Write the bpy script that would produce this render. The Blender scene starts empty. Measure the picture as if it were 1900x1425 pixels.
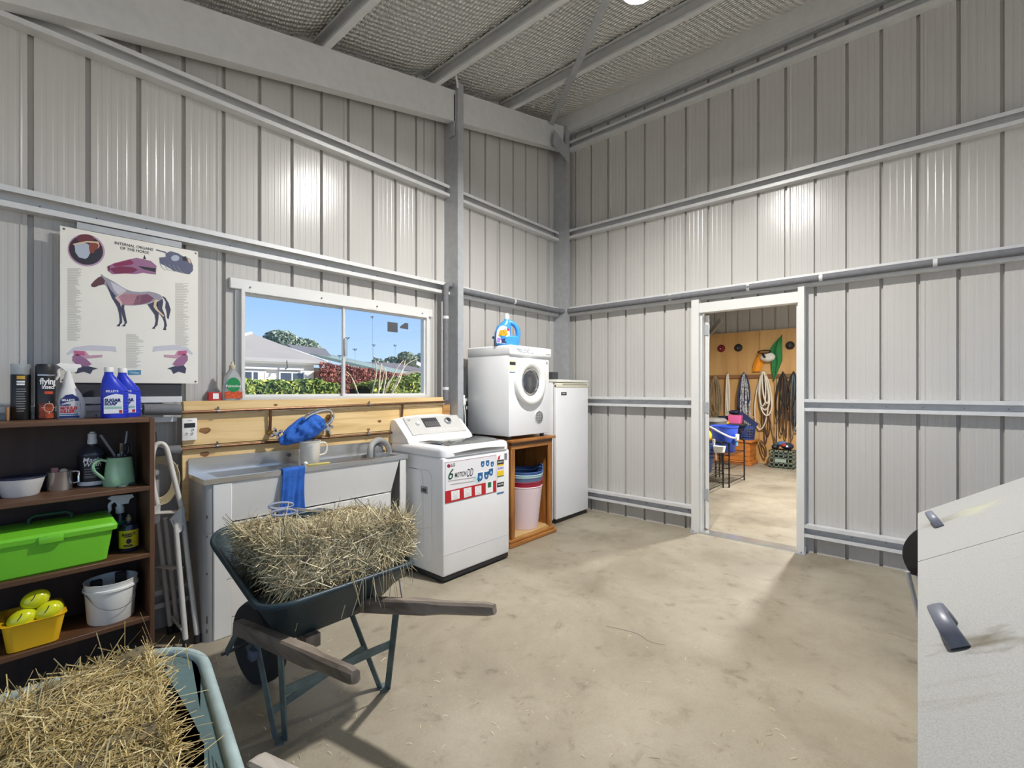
# Shed laundry / feed area with a doorway into a tack room.
import bpy, bmesh, math, random
from mathutils import Vector, Matrix, noise
RN = random.Random(11)
sc = bpy.context.scene
COL = sc.collection
rad = math.radians
# ------------------------------------------------------------------ camera
cd = bpy.data.cameras.new('camera'); cam = bpy.data.objects.new('camera', cd); COL.objects.link(cam)
cam.location = (-4.566, -3.257, 1.35); cam.rotation_euler = (rad(90), 0, rad(-48.62))
cd.sensor_width = 36.0; cd.lens = 36.0 * 874.0 / 1900.0; cd.shift_y = 0.0055; cd.clip_start = 0.05; cd.clip_end = 500
sc.camera = cam
# ------------------------------------------------------------------ sky, sun, exposure
wd = bpy.data.worlds.new('sky'); sc.world = wd; wd.use_nodes = True
nt = wd.node_tree; nt.nodes.clear()
out = nt.nodes.new('ShaderNodeOutputWorld'); bg = nt.nodes.new('ShaderNodeBackground'); tc0 = nt.nodes.new('ShaderNodeTexCoord'); sx0_ = nt.nodes.new('ShaderNodeSeparateXYZ'); sk = nt.nodes.new('ShaderNodeValToRGB')
for _k, (_p, _c) in enumerate(((0.0, (.38,.52,.70)), (0.16, (.23,.38,.63)), (0.5, (.16,.29,.54)), (1.0, (.11,.21,.46)))):
    if _k > 1: sk.color_ramp.elements.new(_p)
    sk.color_ramp.elements[_k].position = _p; sk.color_ramp.elements[_k].color = (*_c, 1)
nt.links.new(tc0.outputs['Generated'], sx0_.inputs[0]); nt.links.new(sx0_.outputs[2], sk.inputs[0])
bg.inputs[1].default_value = 0.58
nt.links.new(sk.outputs[0], bg.inputs[0]); nt.links.new(bg.outputs[0], out.inputs[0])
sl = bpy.data.lights.new('sun', 'SUN'); so = bpy.data.objects.new('sun', sl); COL.objects.link(so)
sl.energy = 3.4; sl.angle = rad(0.6); sl.color = (1.0, 0.96, 0.9); so.rotation_euler = Vector((-.74,.50,-.47)).to_track_quat('-Z','Y').to_euler(); so.location = (0, -20, 30)
vs = sc.view_settings
sc.display_settings.display_device = 'sRGB'
vs.view_transform = 'Standard'; vs.look = 'None'; vs.gamma = 1.0; vs.exposure = 1.55; vs.use_curve_mapping = False
LAMP_STRENGTH = 900.0
TACK_STRENGTH = 760.0
# ------------------------------------------------------------------ helpers
ORG = {}
def V(*a): return Vector(a)
class MB:
    def __init__(s): s.v = []; s.f = []
    def add(s, vs, fs):
        o = len(s.v); s.v.extend([Vector(p) for p in vs]); s.f.extend([[i + o for i in f] for f in fs]); return s
    def box(s, x0, x1, y0, y1, z0, z1):
        return s.add([(x0,y0,z0),(x1,y0,z0),(x1,y1,z0),(x0,y1,z0),(x0,y0,z1),(x1,y0,z1),(x1,y1,z1),(x0,y1,z1)],
                     [(0,3,2,1),(4,5,6,7),(0,1,5,4),(1,2,6,5),(2,3,7,6),(3,0,4,7)])
    def rbox(s, x0, x1, y0, y1, z0, z1, b=.01, seg=2):
        bm = bmesh.new(); bmesh.ops.create_cube(bm, size=1)
        for v in bm.verts: v.co = Vector((x0+(v.co.x+.5)*(x1-x0), y0+(v.co.y+.5)*(y1-y0), z0+(v.co.z+.5)*(z1-z0)))
        bmesh.ops.bevel(bm, geom=bm.edges[:], offset=b, segments=seg, profile=.5, affect='EDGES')
        bm.verts.index_update()
        s.add([v.co.copy() for v in bm.verts], [[v.index for v in f.verts] for f in bm.faces]); bm.free(); return s
    def bar(s, p0, p1, w, h, up=(0,0,1)):
        p0, p1 = Vector(p0), Vector(p1); d = (p1-p0).normalized(); u = Vector(up); a = d.cross(u)
        if a.length < 1e-4: a = d.cross(Vector((1,0,0)))
        a.normalize(); b = a.cross(d).normalized(); vs = []
        for p in (p0, p1):
            for i, j in ((-1,-1),(1,-1),(1,1),(-1,1)): vs.append(p + a*(i*w/2) + b*(j*h/2))
        return s.add(vs, [(0,1,2,3),(7,6,5,4),(0,4,5,1),(1,5,6,2),(2,6,7,3),(3,7,4,0)])
    def cyl(s, p0, p1, r0, r1=None, n=16, caps=True):
        return s.tube([p0, p1], [r0, r0 if r1 is None else r1], n, caps)
    def tube(s, pts, r, n=8, caps=True, closed=False, sx=1.0):
        pts = [Vector(p) for p in pts]; m = len(pts); rs = r if isinstance(r, (list, tuple)) else [r]*m
        o = len(s.v); pn = None
        for i, p in enumerate(pts):
            if closed: d = pts[(i+1) % m] - pts[i-1]
            else: d = pts[min(i+1, m-1)] - pts[max(i-1, 0)]
            d.normalize()
            if pn is None:
                a = d.cross(Vector((0,0,1)))
                if a.length < .05: a = d.cross(Vector((1,0,0)))
            else: a = pn - d*pn.dot(d)
            if a.length < 1e-5: a = d.orthogonal()
            a.normalize(); b = d.cross(a); pn = a
            for k in range(n):
                t = 2*math.pi*k/n; s.v.append(p + a*(math.cos(t)*rs[i]*sx) + b*(math.sin(t)*rs[i]))
        for i in range(m if closed else m-1):
            j = (i+1) % m
            for k in range(n):
                k2 = (k+1) % n; s.f.append([o+i*n+k, o+i*n+k2, o+j*n+k2, o+j*n+k])
        if caps and not closed:
            s.f.append([o+k for k in range(n)][::-1]); s.f.append([o+(m-1)*n+k for k in range(n)])
        return s
    def lathe(s, prof, c, n=24, ax=(0,0,1), ex=1.0, ey=1.0, cap0=True):
        ax = Vector(ax).normalized(); q = Vector((0,0,1)).rotation_difference(ax); c = Vector(c); o = len(s.v); m = len(prof)
        for r, z in prof:
            for k in range(n):
                t = 2*math.pi*k/n; s.v.append(c + q @ Vector((math.cos(t)*r*ex, math.sin(t)*r*ey, z)))
        for i in range(m-1):
            for k in range(n):
                k2 = (k+1) % n; s.f.append([o+i*n+k, o+i*n+k2, o+(i+1)*n+k2, o+(i+1)*n+k])
        if cap0 and prof[0][0] > 1e-4: s.f.append([o+k for k in range(n)][::-1])
        if prof[-1][0] > 1e-4: s.f.append([o+(m-1)*n+k for k in range(n)])
        return s
    def loft(s, rings, cap0=True, cap1=True):
        o = len(s.v); n = len(rings[0])
        for r in rings: s.v.extend([Vector(p) for p in r])
        for i in range(len(rings)-1):
            for k in range(n):
                k2 = (k+1) % n; s.f.append([o+i*n+k, o+i*n+k2, o+(i+1)*n+k2, o+(i+1)*n+k])
        if cap0: s.f.append([o+k for k in range(n)][::-1])
        if cap1: s.f.append([o+(len(rings)-1)*n+k for k in range(n)])
        return s
    def prism(s, pts, d):          # planar polygon pushed along d
        n = len(pts); o = len(s.v); d = Vector(d); s.v.extend([Vector(p) for p in pts]); s.v.extend([Vector(p)+d for p in pts])
        s.f.append([o+i for i in range(n)][::-1]); s.f.append([o+n+i for i in range(n)])
        for i in range(n): j = (i+1) % n; s.f.append([o+i, o+j, o+n+j, o+n+i])
        return s
    def poly(s, pts): return s.add(pts, [list(range(len(pts)))])
    def ball(s, c, rx, ry=None, rz=None, n=16, m=10):
        ry = rx if ry is None else ry; rz = rx if rz is None else rz; c = Vector(c); o = len(s.v)
        for i in range(m+1):
            a = math.pi*i/m
            for k in range(n):
                t = 2*math.pi*k/n; s.v.append(c + Vector((rx*math.sin(a)*math.cos(t), ry*math.sin(a)*math.sin(t), -rz*math.cos(a))))
        for i in range(m):
            for k in range(n):
                k2 = (k+1) % n; s.f.append([o+i*n+k, o+i*n+k2, o+(i+1)*n+k2, o+(i+1)*n+k])
        return s
    def xf(s, M, start=0):
        for i in range(start, len(s.v)): s.v[i] = M @ s.v[i]
        return s
    def build(s, name, mat, parent=None, smooth=True, ang=38, kind=None, merge=False):
        if parent is not None: o = ORG[parent]
        else:
            mn = [min(p[i] for p in s.v) for i in range(3)]; mx = [max(p[i] for p in s.v) for i in range(3)]
            o = Vector(((mn[0]+mx[0])/2, (mn[1]+mx[1])/2, mn[2]))
        me = bpy.data.meshes.new(name); me.from_pydata([p-o for p in s.v], [], s.f)
        if merge:
            bm = bmesh.new(); bm.from_mesh(me); bmesh.ops.remove_doubles(bm, verts=bm.verts, dist=1e-5); bmesh.ops.recalc_face_normals(bm, faces=bm.faces); bm.to_mesh(me); bm.free()
        me.update()
        if smooth:
            me.polygons.foreach_set('use_smooth', [True]*len(me.polygons)); me.set_sharp_from_angle(angle=rad(ang))
        for m in (mat if isinstance(mat, (list, tuple)) else [mat]): me.materials.append(m)
        ob = bpy.data.objects.new(name, me); COL.objects.link(ob)
        if parent is not None: ob.parent = parent
        else: ob.location = o
        ORG[ob] = o
        if kind: ob['kind'] = kind
        return ob
def thing(name, label, cat, loc, group=None):
    e = bpy.data.objects.new(name, None); COL.objects.link(e); e.location = loc; e.empty_display_size = .05
    e['label'] = label; e['category'] = cat
    if group: e['group'] = group
    ORG[e] = Vector(loc); return e
def tag(o, label, cat, group=None):
    o['label'] = label; o['category'] = cat
    if group: o['group'] = group
    return o
def struct(name, loc=(0,0,0)):
    e = bpy.data.objects.new(name, None); COL.objects.link(e); e.location = loc; e.empty_display_size = .05; e['kind'] = 'structure'
    ORG[e] = Vector(loc); return e
def copy_tree(o, delta=None, parent=None, rotz=None):
    c = o.copy(); COL.objects.link(c); c.parent = parent; ORG[c] = ORG[o].copy()
    if delta is not None: c.location = c.location + Vector(delta); ORG[c] = ORG[o] + Vector(delta)
    for ch in o.children: copy_tree(ch, None, c)
    return c
# materials ---------------------------------------------------------
MATS = {}
def mat(name, col, rough=.5, metal=0.0, var=0.0, scale=8.0, bump=0.0, bscale=None, stretch=(1,1,1), spec=None, col2=None, detail=4, emit=0.0, coat=0.0, alpha=None, trans=0.0, sss=0.0):
    if name in MATS: return MATS[name]
    m = bpy.data.materials.new(name); m.use_nodes = True; t = m.node_tree; b = t.nodes['Principled BSDF']
    b.inputs['Base Color'].default_value = (*col, 1); b.inputs['Roughness'].default_value = rough; b.inputs['Metallic'].default_value = metal
    if spec is not None: b.inputs['Specular IOR Level'].default_value = spec
    if coat: b.inputs['Coat Weight'].default_value = coat; b.inputs['Coat Roughness'].default_value = .08
    if trans: b.inputs['Transmission Weight'].default_value = trans
    if sss: b.inputs['Subsurface Weight'].default_value = sss; b.inputs['Subsurface Radius'].default_value = (.02,.02,.02)
    if emit: b.inputs['Emission Color'].default_value = (*col, 1); b.inputs['Emission Strength'].default_value = emit
    if alpha is not None: b.inputs['Alpha'].default_value = alpha
    if var or bump:
        tc = t.nodes.new('ShaderNodeTexCoord'); mp = t.nodes.new('ShaderNodeMapping'); mp.inputs['Scale'].default_value = stretch
        t.links.new(tc.outputs['Object'], mp.inputs[0])
        if var:
            n = t.nodes.new('ShaderNodeTexNoise'); n.inputs['Scale'].default_value = scale; n.inputs['Detail'].default_value = detail; n.inputs['Roughness'].default_value = .6
            t.links.new(mp.outputs[0], n.inputs['Vector'])
            r = t.nodes.new('ShaderNodeValToRGB'); c2 = col2 if col2 else tuple(max(0, c*(1-var)) for c in col); c1 = col if col2 else tuple(min(1, c*(1+var*.6)) for c in col)
            r.color_ramp.elements[0].position = .32; r.color_ramp.elements[1].position = .68
            r.color_ramp.elements[0].color = (*c2, 1); r.color_ramp.elements[1].color = (*c1, 1)
            t.links.new(n.outputs[0], r.inputs[0]); t.links.new(r.outputs[0], b.inputs['Base Color'])
        if bump:
            n2 = t.nodes.new('ShaderNodeTexNoise'); n2.inputs['Scale'].default_value = bscale or scale; n2.inputs['Detail'].default_value = 3
            t.links.new(mp.outputs[0], n2.inputs['Vector']); bp = t.nodes.new('ShaderNodeBump'); bp.inputs['Strength'].default_value = bump; bp.inputs['Distance'].default_value = .01
            t.links.new(n2.outputs[0], bp.inputs['Height']); t.links.new(bp.outputs[0], b.inputs['Normal'])
    MATS[name] = m; return m
def srgb(r, g, b):
    f = lambda c: (c/255/12.92) if c/255 <= .04045 else ((c/255+.055)/1.055)**2.4
    return (f(r), f(g), f(b))
def wood(name, a, b, scale=2.0, stretch=(1,1,12), rough=.55, knots=False, bump=.1):
    if name in MATS: return MATS[name]
    m = bpy.data.materials.new(name); m.use_nodes = True; t = m.node_tree; p = t.nodes['Principled BSDF']; p.inputs['Roughness'].default_value = rough
    tc = t.nodes.new('ShaderNodeTexCoord'); mp = t.nodes.new('ShaderNodeMapping'); mp.inputs['Scale'].default_value = stretch; t.links.new(tc.outputs['Object'], mp.inputs[0])
    n = t.nodes.new('ShaderNodeTexNoise'); n.inputs['Scale'].default_value = scale; n.inputs['Detail'].default_value = 6; n.inputs['Distortion'].default_value = .8; t.links.new(mp.outputs[0], n.inputs['Vector'])
    r = t.nodes.new('ShaderNodeValToRGB'); r.color_ramp.elements[0].position = .35; r.color_ramp.elements[1].position = .65; r.color_ramp.elements[0].color = (*b, 1); r.color_ramp.elements[1].color = (*a, 1)
    t.links.new(n.outputs[0], r.inputs[0]); last = r.outputs[0]
    if knots:
        vo = t.nodes.new('ShaderNodeTexVoronoi'); vo.inputs['Scale'].default_value = 1.0; mp2 = t.nodes.new('ShaderNodeMapping'); mp2.inputs['Scale'].default_value = (2.2, 3, 5.0); t.links.new(tc.outputs['Object'], mp2.inputs[0]); t.links.new(mp2.outputs[0], vo.inputs['Vector'])
        kr = t.nodes.new('ShaderNodeValToRGB'); kr.color_ramp.elements[0].position = .05; kr.color_ramp.elements[1].position = .11; kr.color_ramp.elements[0].color = (1,1,1,1); kr.color_ramp.elements[1].color = (0,0,0,1)
        t.links.new(vo.outputs['Distance'], kr.inputs[0]); mx = t.nodes.new('ShaderNodeMix'); mx.data_type = 'RGBA'; mx.inputs[7].default_value = (*[c*.45 for c in b], 1)
        t.links.new(kr.outputs[0], mx.inputs[0]); t.links.new(last, mx.inputs[6]); last = mx.outputs[2]
    t.links.new(last, p.inputs['Base Color'])
    bp = t.nodes.new('ShaderNodeBump'); bp.inputs['Strength'].default_value = bump; bp.inputs['Distance'].default_value = .004; t.links.new(n.outputs[0], bp.inputs['Height']); t.links.new(bp.outputs[0], p.inputs['Normal'])
    MATS[name] = m; return m
def glassy(name, tint=(1,1,1), refl=.06):
    if name in MATS: return MATS[name]
    m = bpy.data.materials.new(name); m.use_nodes = True; t = m.node_tree; t.nodes.remove(t.nodes['Principled BSDF']); o = t.nodes['Material Output']
    a = t.nodes.new('ShaderNodeBsdfTransparent'); a.inputs[0].default_value = (*tint, 1); g = t.nodes.new('ShaderNodeBsdfGlossy'); g.inputs['Roughness'].default_value = .03
    fr = t.nodes.new('ShaderNodeFresnel'); fr.inputs[0].default_value = 1.3; mx = t.nodes.new('ShaderNodeMixShader')
    t.links.new(fr.outputs[0], mx.inputs[0]); t.links.new(a.outputs[0], mx.inputs[1]); t.links.new(g.outputs[0], mx.inputs[2]); t.links.new(mx.outputs[0], o.inputs[0])
    MATS[name] = m; return m
def text(s, size, m, parent, name, M, align='LEFT', sx=1.0, shear=0.0, th=.0004, bold=0.0):
    cu = bpy.data.curves.new(name, 'FONT'); cu.body = s; cu.size = size; cu.align_x = align; cu.align_y = 'CENTER'; cu.extrude = th; cu.shear = shear; cu.offset = bold; cu.resolution_u = 3
    tmp = bpy.data.objects.new('tmp_text', cu); COL.objects.link(tmp)
    dg = bpy.context.evaluated_depsgraph_get(); me = bpy.data.meshes.new_from_object(tmp.evaluated_get(dg)); bpy.data.objects.remove(tmp); bpy.data.curves.remove(cu)
    o = ORG[parent]; S = Matrix.Diagonal((sx,1,1,1))
    for v in me.vertices: v.co = (M @ (S @ v.co)) - o
    me.name = name; me.materials.clear(); me.materials.append(m); ob = bpy.data.objects.new(name, me); COL.objects.link(ob); ob.parent = parent; ORG[ob] = o; return ob
def face_y(x, y, z):               # text frame on a plane facing -y
    return Matrix(((1,0,0,x),(0,0,-1,y),(0,1,0,z),(0,0,0,1)))
def bez(p0, p1, p2, p3, n=12):
    p0, p1, p2, p3 = map(Vector, (p0, p1, p2, p3)); o = []
    for i in range(n+1):
        t = i/n; o.append(p0*(1-t)**3 + p1*3*t*(1-t)**2 + p2*3*t*t*(1-t) + p3*t**3)
    return o
def smooth_path(pts, k=6):
    pts = [Vector(p) for p in pts]; o = []; n = len(pts)
    for i in range(n-1):
        a, b, c, d = pts[max(i-1,0)], pts[i], pts[i+1], pts[min(i+2,n-1)]
        for j in range(k):
            t = j/k; o.append(.5*((2*b)+(c-a)*t+(2*a-5*b+4*c-d)*t*t+(3*b-a-3*c+d)*t**3))
    o.append(pts[-1]); return o
def rrect(cx, cy, hx, hy, r, z, k=4):
    o = []
    for qx, qy, a0 in ((1,1,0),(-1,1,90),(-1,-1,180),(1,-1,270)):
        for i in range(k+1):
            a = rad(a0+90*i/k); o.append((cx+qx*(hx-r)+math.cos(a)*r, cy+qy*(hy-r)+math.sin(a)*r, z))
    return o
# shared materials
clad_m = mat('painted_cladding', srgb(191,188,183), .24, 0, .05, 1.6, spec=.5, stretch=(1,1,.3))
steel_m = mat('galvanised_steel', srgb(214,214,213), .38, .12, .06, 14, bump=.03, bscale=60)
steel_d = mat('galvanised_steel_dull', srgb(178,180,182), .42, .3, .10, 16, bump=.03, bscale=60)
alu_m = mat('powder_coated_frame', srgb(220,219,215), .35, .1, .04, 3)
foam_m = mat('grey_pipe_foam', srgb(112,113,116), .8, 0, .12, 30, bump=.2, bscale=120)
white_m = mat('white_enamel', srgb(238,238,238), .25, 0, .02, 3, coat=.3)
wplast = mat('white_plastic', srgb(236,235,230), .38)
dark_m = mat('black_plastic', (.018,.018,.02), .45)
darkm2 = mat('dark_grey_plastic', (.05,.052,.055), .5)
chrome = mat('chrome', (.8,.8,.82), .12, 1.0)
stainless = mat('stainless_steel', srgb(216,215,212), .22, .8, .03, 5, bump=.02, bscale=40)
red_ink = mat('red_ink', srgb(190,30,36), .5); black_ink = mat('black_ink', srgb(40,40,44), .5); grey_ink = mat('grey_ink', srgb(150,148,145), .6)
white_ink = mat('white_ink', srgb(240,240,238), .5); blue_ink = mat('blue_ink', srgb(40,110,170), .5); green_ink = mat('green_ink', srgb(30,110,70), .5); yellow_ink = mat('yellow_ink', srgb(240,200,40), .5)
steel_screw = mat('screw_zinc', srgb(120,120,120), .4, .8)
# ================================================================== THE SETTING
# floor: stained concrete
def concrete():
    m = bpy.data.materials.new('stained_concrete'); m.use_nodes = True; t = m.node_tree; p = t.nodes['Principled BSDF']
    tc = t.nodes.new('ShaderNodeTexCoord')
    def nz(scale, detail, dist=0.0, rough=.6):
        n = t.nodes.new('ShaderNodeTexNoise'); n.inputs['Scale'].default_value = scale; n.inputs['Detail'].default_value = detail; n.inputs['Distortion'].default_value = dist; n.inputs['Roughness'].default_value = rough
        t.links.new(tc.outputs['Object'], n.inputs['Vector']); return n.outputs[0]
    def ramp(i, stops):
        r = t.nodes.new('ShaderNodeValToRGB'); e = r.color_ramp.elements
        while len(e) < len(stops): e.new(.5)
        for k, (q, c) in enumerate(stops): e[k].position = q; e[k].color = (*c, 1)
        t.links.new(i, r.inputs[0]); return r.outputs[0]
    def mult(a, b, fac):
        x = t.nodes.new('ShaderNodeMix'); x.data_type = 'RGBA'; x.blend_type = 'MULTIPLY'; x.inputs[0].default_value = fac; t.links.new(a, x.inputs[6]); t.links.new(b, x.inputs[7]); return x.outputs[2]
    base = ramp(nz(1.3, 6, .4), [(.3, srgb(133,124,108)), (.5, srgb(153,144,126)), (.72, srgb(168,160,143))])
    stain = ramp(nz(2.6, 7, .5, .65), [(.33, (.50,.46,.40)), (.45, (.93,.92,.90)), (.6, (1,1,1))])
    spots = ramp(nz(8, 6, .3, .65), [(.30, (.42,.40,.36)), (.41, (.94,.93,.91)), (.5, (1,1,1))])
    fine = ramp(nz(90, 3), [(.3, (.82,.81,.79)), (.7, (1.0,1.0,1.0))])
    c = mult(mult(mult(base, stain, .42), spots, .6), fine, .55)
    t.links.new(c, p.inputs['Base Color'])
    rr = ramp(nz(3, 5), [(.3, (.38,)*3), (.7, (.62,)*3)]); t.links.new(rr, p.inputs['Roughness'])
    bp = t.nodes.new('ShaderNodeBump'); bp.inputs['Strength'].default_value = .12; bp.inputs['Distance'].default_value = .005; t.links.new(nz(60, 4), bp.inputs['Height']); t.links.new(bp.outputs[0], p.inputs['Normal'])
    return m
conc = concrete()
fl = MB().box(-8.2, 5.4, -6.6, 0.06, -.12, 0).build('floor', conc, None, smooth=False, kind='structure')
gr = MB().box(-60, 90, -60, 90, -.4, -.13).build('ground', mat('pale_bounce_ground', srgb(206,198,182), .9, 0, .2, .6), None, smooth=False, kind='structure')  # unseen ground, made pale to bounce fill light into the shed
SL = .228
def roof_z(x): return 4.52 + SL*x            # underside of the insulation blanket
def clad_profile(a0, a1, ribs):
    pts = []
    for c in ribs:
        pts += [(c-.0115,0), (c-.008,.024), (c+.008,.024), (c+.0115,0)]
    rs = sorted(ribs)
    pit = rs[1]-rs[0]
    for c in rs + [rs[0]-pit]:
        for q in (.22,.41,.6,.79):
            a = c + pit*q; pts += [(a-.010,0),(a-.006,.0011),(a+.006,.0011),(a+.010,0)]
    return pts
def interp(prof, a):
    for (p, d), (q, e) in zip(prof, prof[1:]):
        if p <= a <= q: return d if q-p < 1e-7 else d+(e-d)*(a-p)/(q-p)
    return 0
def clad_wall(parent, fn, a_lo, a_hi, rib0, pitch, ztop, holes=(), zbot=0.0, per=4, m=None):
    """individual cladding sheets, each four pans wide and lapped over its neighbour"""
    k0 = math.floor((a_lo-rib0)/pitch)-1; k1 = math.ceil((a_hi-rib0)/pitch)+1
    ribs = [rib0+pitch*k for k in range(k0, k1+1)]; prof = sorted(clad_profile(a_lo, a_hi, ribs))
    starts = [rib0+pitch*k-.036 for k in range(k0, k1+1) if k % per == 0]
    starts = [s for s in starts if a_lo < s < a_hi]; edges = [a_lo]+starts+[a_hi]
    for i in range(len(edges)-1):
        s, e = edges[i], edges[i+1]+(0 if i == len(edges)-2 else .03)
        cuts = {s, e, min(e, edges[i+1])}
        for p, _ in prof:
            if s < p < e: cuts.add(p)
        for h in holes:
            for q in h[:2]:
                if s < q < e: cuts.add(q)
        if i: cuts.add(s+.008)
        cs = sorted(cuts); mb = MB()
        for a, b in zip(cs, cs[1:]):
            if b-a < 1e-6: continue
            da, db = interp(prof, a), interp(prof, b)
            if a > edges[i+1]-1e-6: da += .003
            if b > edges[i+1]+1e-6: db += .003
            if i and a < s+.0079: da -= .003; db -= .003 if b < s+.0079 else 0
            mid = (a+b)/2; za, zb = ztop(a), ztop(b); spans = [(zbot, None)]
            for h in holes:
                if h[0] < mid < h[1]:
                    spans = ([(zbot, h[2])] if h[2] > zbot else []) + [(h[3], None)]
            for z0, z1 in spans:
                mb.add([fn(a,da,z0), fn(b,db,z0), fn(b,db,zb if z1 is None else z1), fn(a,da,za if z1 is None else z1)], [(0,1,2,3)])
        mb.build('cladding_sheet', m or clad_m, parent, smooth=True, ang=12, merge=True)
GP = [(0,0),(.072,0),(.072,.027),(.069,.027),(.069,.003),(.003,.003),(.003,.097),(.069,.097),(.069,.073),(.072,.073),(.072,.1),(0,.1)]
def girt(parent, fn, a0, a1, ztop, screws=(), m=None):
    z0 = ztop-.1; mb = MB(); n = len(GP)
    pa = [fn(a0, -(d+.001), z0+h) for d, h in GP]; pb = [fn(a1, -(d+.001), z0+h) for d, h in GP]
    mb.add(pa+pb, [list(range(n)), list(range(n, 2*n))[::-1]] + [(i, (i+1) % n, n+(i+1) % n, n+i) for i in range(n)])
    g = mb.build('girt', m or steel_m, parent, smooth=False, merge=True)
    sm = MB()
    for a in screws:
        if a0+.02 < a < a1-.02: sm.cyl(fn(a, -.002, z0+.045), fn(a, -.026, z0+.045), .0035, .0025, 6)
    if sm.v: sm.build('screw_tips', steel_screw, g, kind='stuff')
    return g
# ---- left wall (window wall), plane y = 0
WL = struct('wall_left'); fL = lambda a, d, z: V(a, d, z)
WX0, WX1, WZ0, WZ1 = -3.46, -2.015, 1.295, 1.972
ribL = -4.395; pL = .2085
clad_wall(WL, fL, -8.0, 0.03, ribL, pL, lambda x: roof_z(x)+.02, [(WX0, WX1, WZ0, WZ1)])
rl = [ribL+pL*k+.03 for k in range(-18, 23)]
for zt in (.24, 2.295, 3.165): girt(WL, fL, -8.0 if zt < 3 else -4.75, -1.79, zt, rl); girt(WL, fL, -1.725, -.12, zt, rl)
girt(WL, fL, -8.0, -3.82, 1.27, rl); girt(WL, fL, -1.725, -.12, 1.27, rl)
# ---- right wall, plane x = 0
WR = struct('wall_right'); fR = lambda a, d, z: V(d, a, z)
DY0, DY1, DZ = -2.455, -1.60, 2.085
ribR = -.635; pR = .2145
clad_wall(WR, fR, -6.4, -.0, ribR, pR, lambda y: 4.56, [(DY0, DY1, -.1, DZ)])
rr = [ribR-pR*k-.03 for k in range(-3, 32)]
for zt in (.24, 1.274):
    girt(WR, fR, -1.575, -.16, zt, rr); girt(WR, fR, -6.4, -2.50, zt, rr)
for zt in (2.297, 3.187, 4.2): girt(WR, fR, -6.4, -.16, zt, rr)
# ---- tack room beyond the doorway
XB = 5.06
WB = struct('wall_beyond_back'); clad_wall(WB, lambda a, d, z: V(XB+d, a, z), -4.1, .03, -.32, .2145, lambda y: 3.3)
WBL = struct('wall_beyond_left'); clad_wall(WBL, lambda a, d, z: V(a, .0+d, z), .035, XB+.03, .3, .2085, lambda y: 3.3)
WBR = struct('wall_beyond_right'); clad_wall(WBR, lambda a, d, z: V(a, -4.1-d, z), .035, XB+.03, .3, .2085, lambda y: 3.3)
CB = struct('ceiling_beyond'); MB().box(.03, XB, -4.1, 0, 3.25, 3.3).build('lining', mat('tack_ceiling', srgb(190,190,188), .5), CB, smooth=False)
MB().bar((4.95,-.03,2.42), (4.4,-.45,2.62), .05, .09).build('knee_brace', steel_d, WBL, smooth=False)
MB().box(2.2,2.28,-.09,-.0,0,3.25).build('column', steel_d, WBL, smooth=False)
# ---- columns
cpf = [(0,0),(.066,0),(.066,.02),(.063,.02),(.063,.003),(.003,.003),(.003,.177),(.063,.177),(.063,.16),(.066,.16),(.066,.18),(0,.18)]
def column(parent, x, z1, rot=False):
    mb = MB(); mb.prism([(x+a, -.001-b, 0) for a, b in cpf], (0,0,z1)); c = mb.build('column', steel_d, parent, smooth=False, merge=True)
    return c
c1 = column(WL, -1.79, 4.045); c2 = column(WL, -.135, 4.36)
for cx, zt in ((-1.795, 4.0), (-.14, 4.33)):
    b = MB().box(cx-.012, cx, -.15, -.07, zt-.42, zt-.06)
    for dz in (.12, .22, .32): b.cyl((cx-.012,-.11,zt-dz), (cx-.022,-.11,zt-dz), .010, n=6)
    b.build('cleat_plate', steel_d, c1 if cx < -1 else c2, smooth=False)
MB().prism([(-.42,-.205,4.03),(-.13,-.205,3.93),(-.13,-.205,4.10),(-.40,-.205,4.19)], (0,.01,0)).cyl((-.26,-.205,4.10),(-.26,-.22,4.10),.018,n=6).build('gusset_plate', steel_d, WL, smooth=False)
MB().tube(smooth_path([(-1.80,-.19,3.98),(-1.88,-.24,4.06),(-1.98,-.25,4.08)],5), .010, 8).build('cable', steel_m, c1)
# ---- ceiling: foil blanket bays, purlins, rafter, brace strap
def foil_mat():
    m = bpy.data.materials.new('silver_foil_blanket'); m.use_nodes = True; t = m.node_tree; p = t.nodes['Principled BSDF']
    p.inputs['Base Color'].default_value = (*srgb(240,238,232), 1); p.inputs['Metallic'].default_value = .4; p.inputs['Roughness'].default_value = .3
    tc = t.nodes.new('ShaderNodeTexCoord'); mp = t.nodes.new('ShaderNodeMapping'); mp.inputs['Rotation'].default_value = (0,0,rad(8)); t.links.new(tc.outputs['Object'], mp.inputs[0])
    hs = []
    for ax in ('X', 'Y'):
        w = t.nodes.new('ShaderNodeTexWave'); w.bands_direction = ax; w.inputs['Scale'].default_value = 11 if ax == 'X' else 7; w.inputs['Distortion'].default_value = 2.2; w.inputs['Detail'].default_value = 2; w.inputs['Detail Scale'].default_value = 1.5
        t.links.new(mp.outputs[0], w.inputs['Vector']); hs.append(w.outputs['Fac'])
    ad = t.nodes.new('ShaderNodeMath'); ad.operation = 'ADD'; t.links.new(hs[0], ad.inputs[0]); t.links.new(hs[1], ad.inputs[1])
    bp = t.nodes.new('ShaderNodeBump'); bp.inputs['Strength'].default_value = .9; bp.inputs['Distance'].default_value = .02; t.links.new(ad.outputs[0], bp.inputs['Height']); t.links.new(bp.outputs[0], p.inputs['Normal'])
    return m
foil = foil_mat()
CE = struct('ceiling')
PX = [-7.88,-6.9,-5.92,-4.94,-3.97,-3.0,-2.02,-1.06,-.10]
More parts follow.
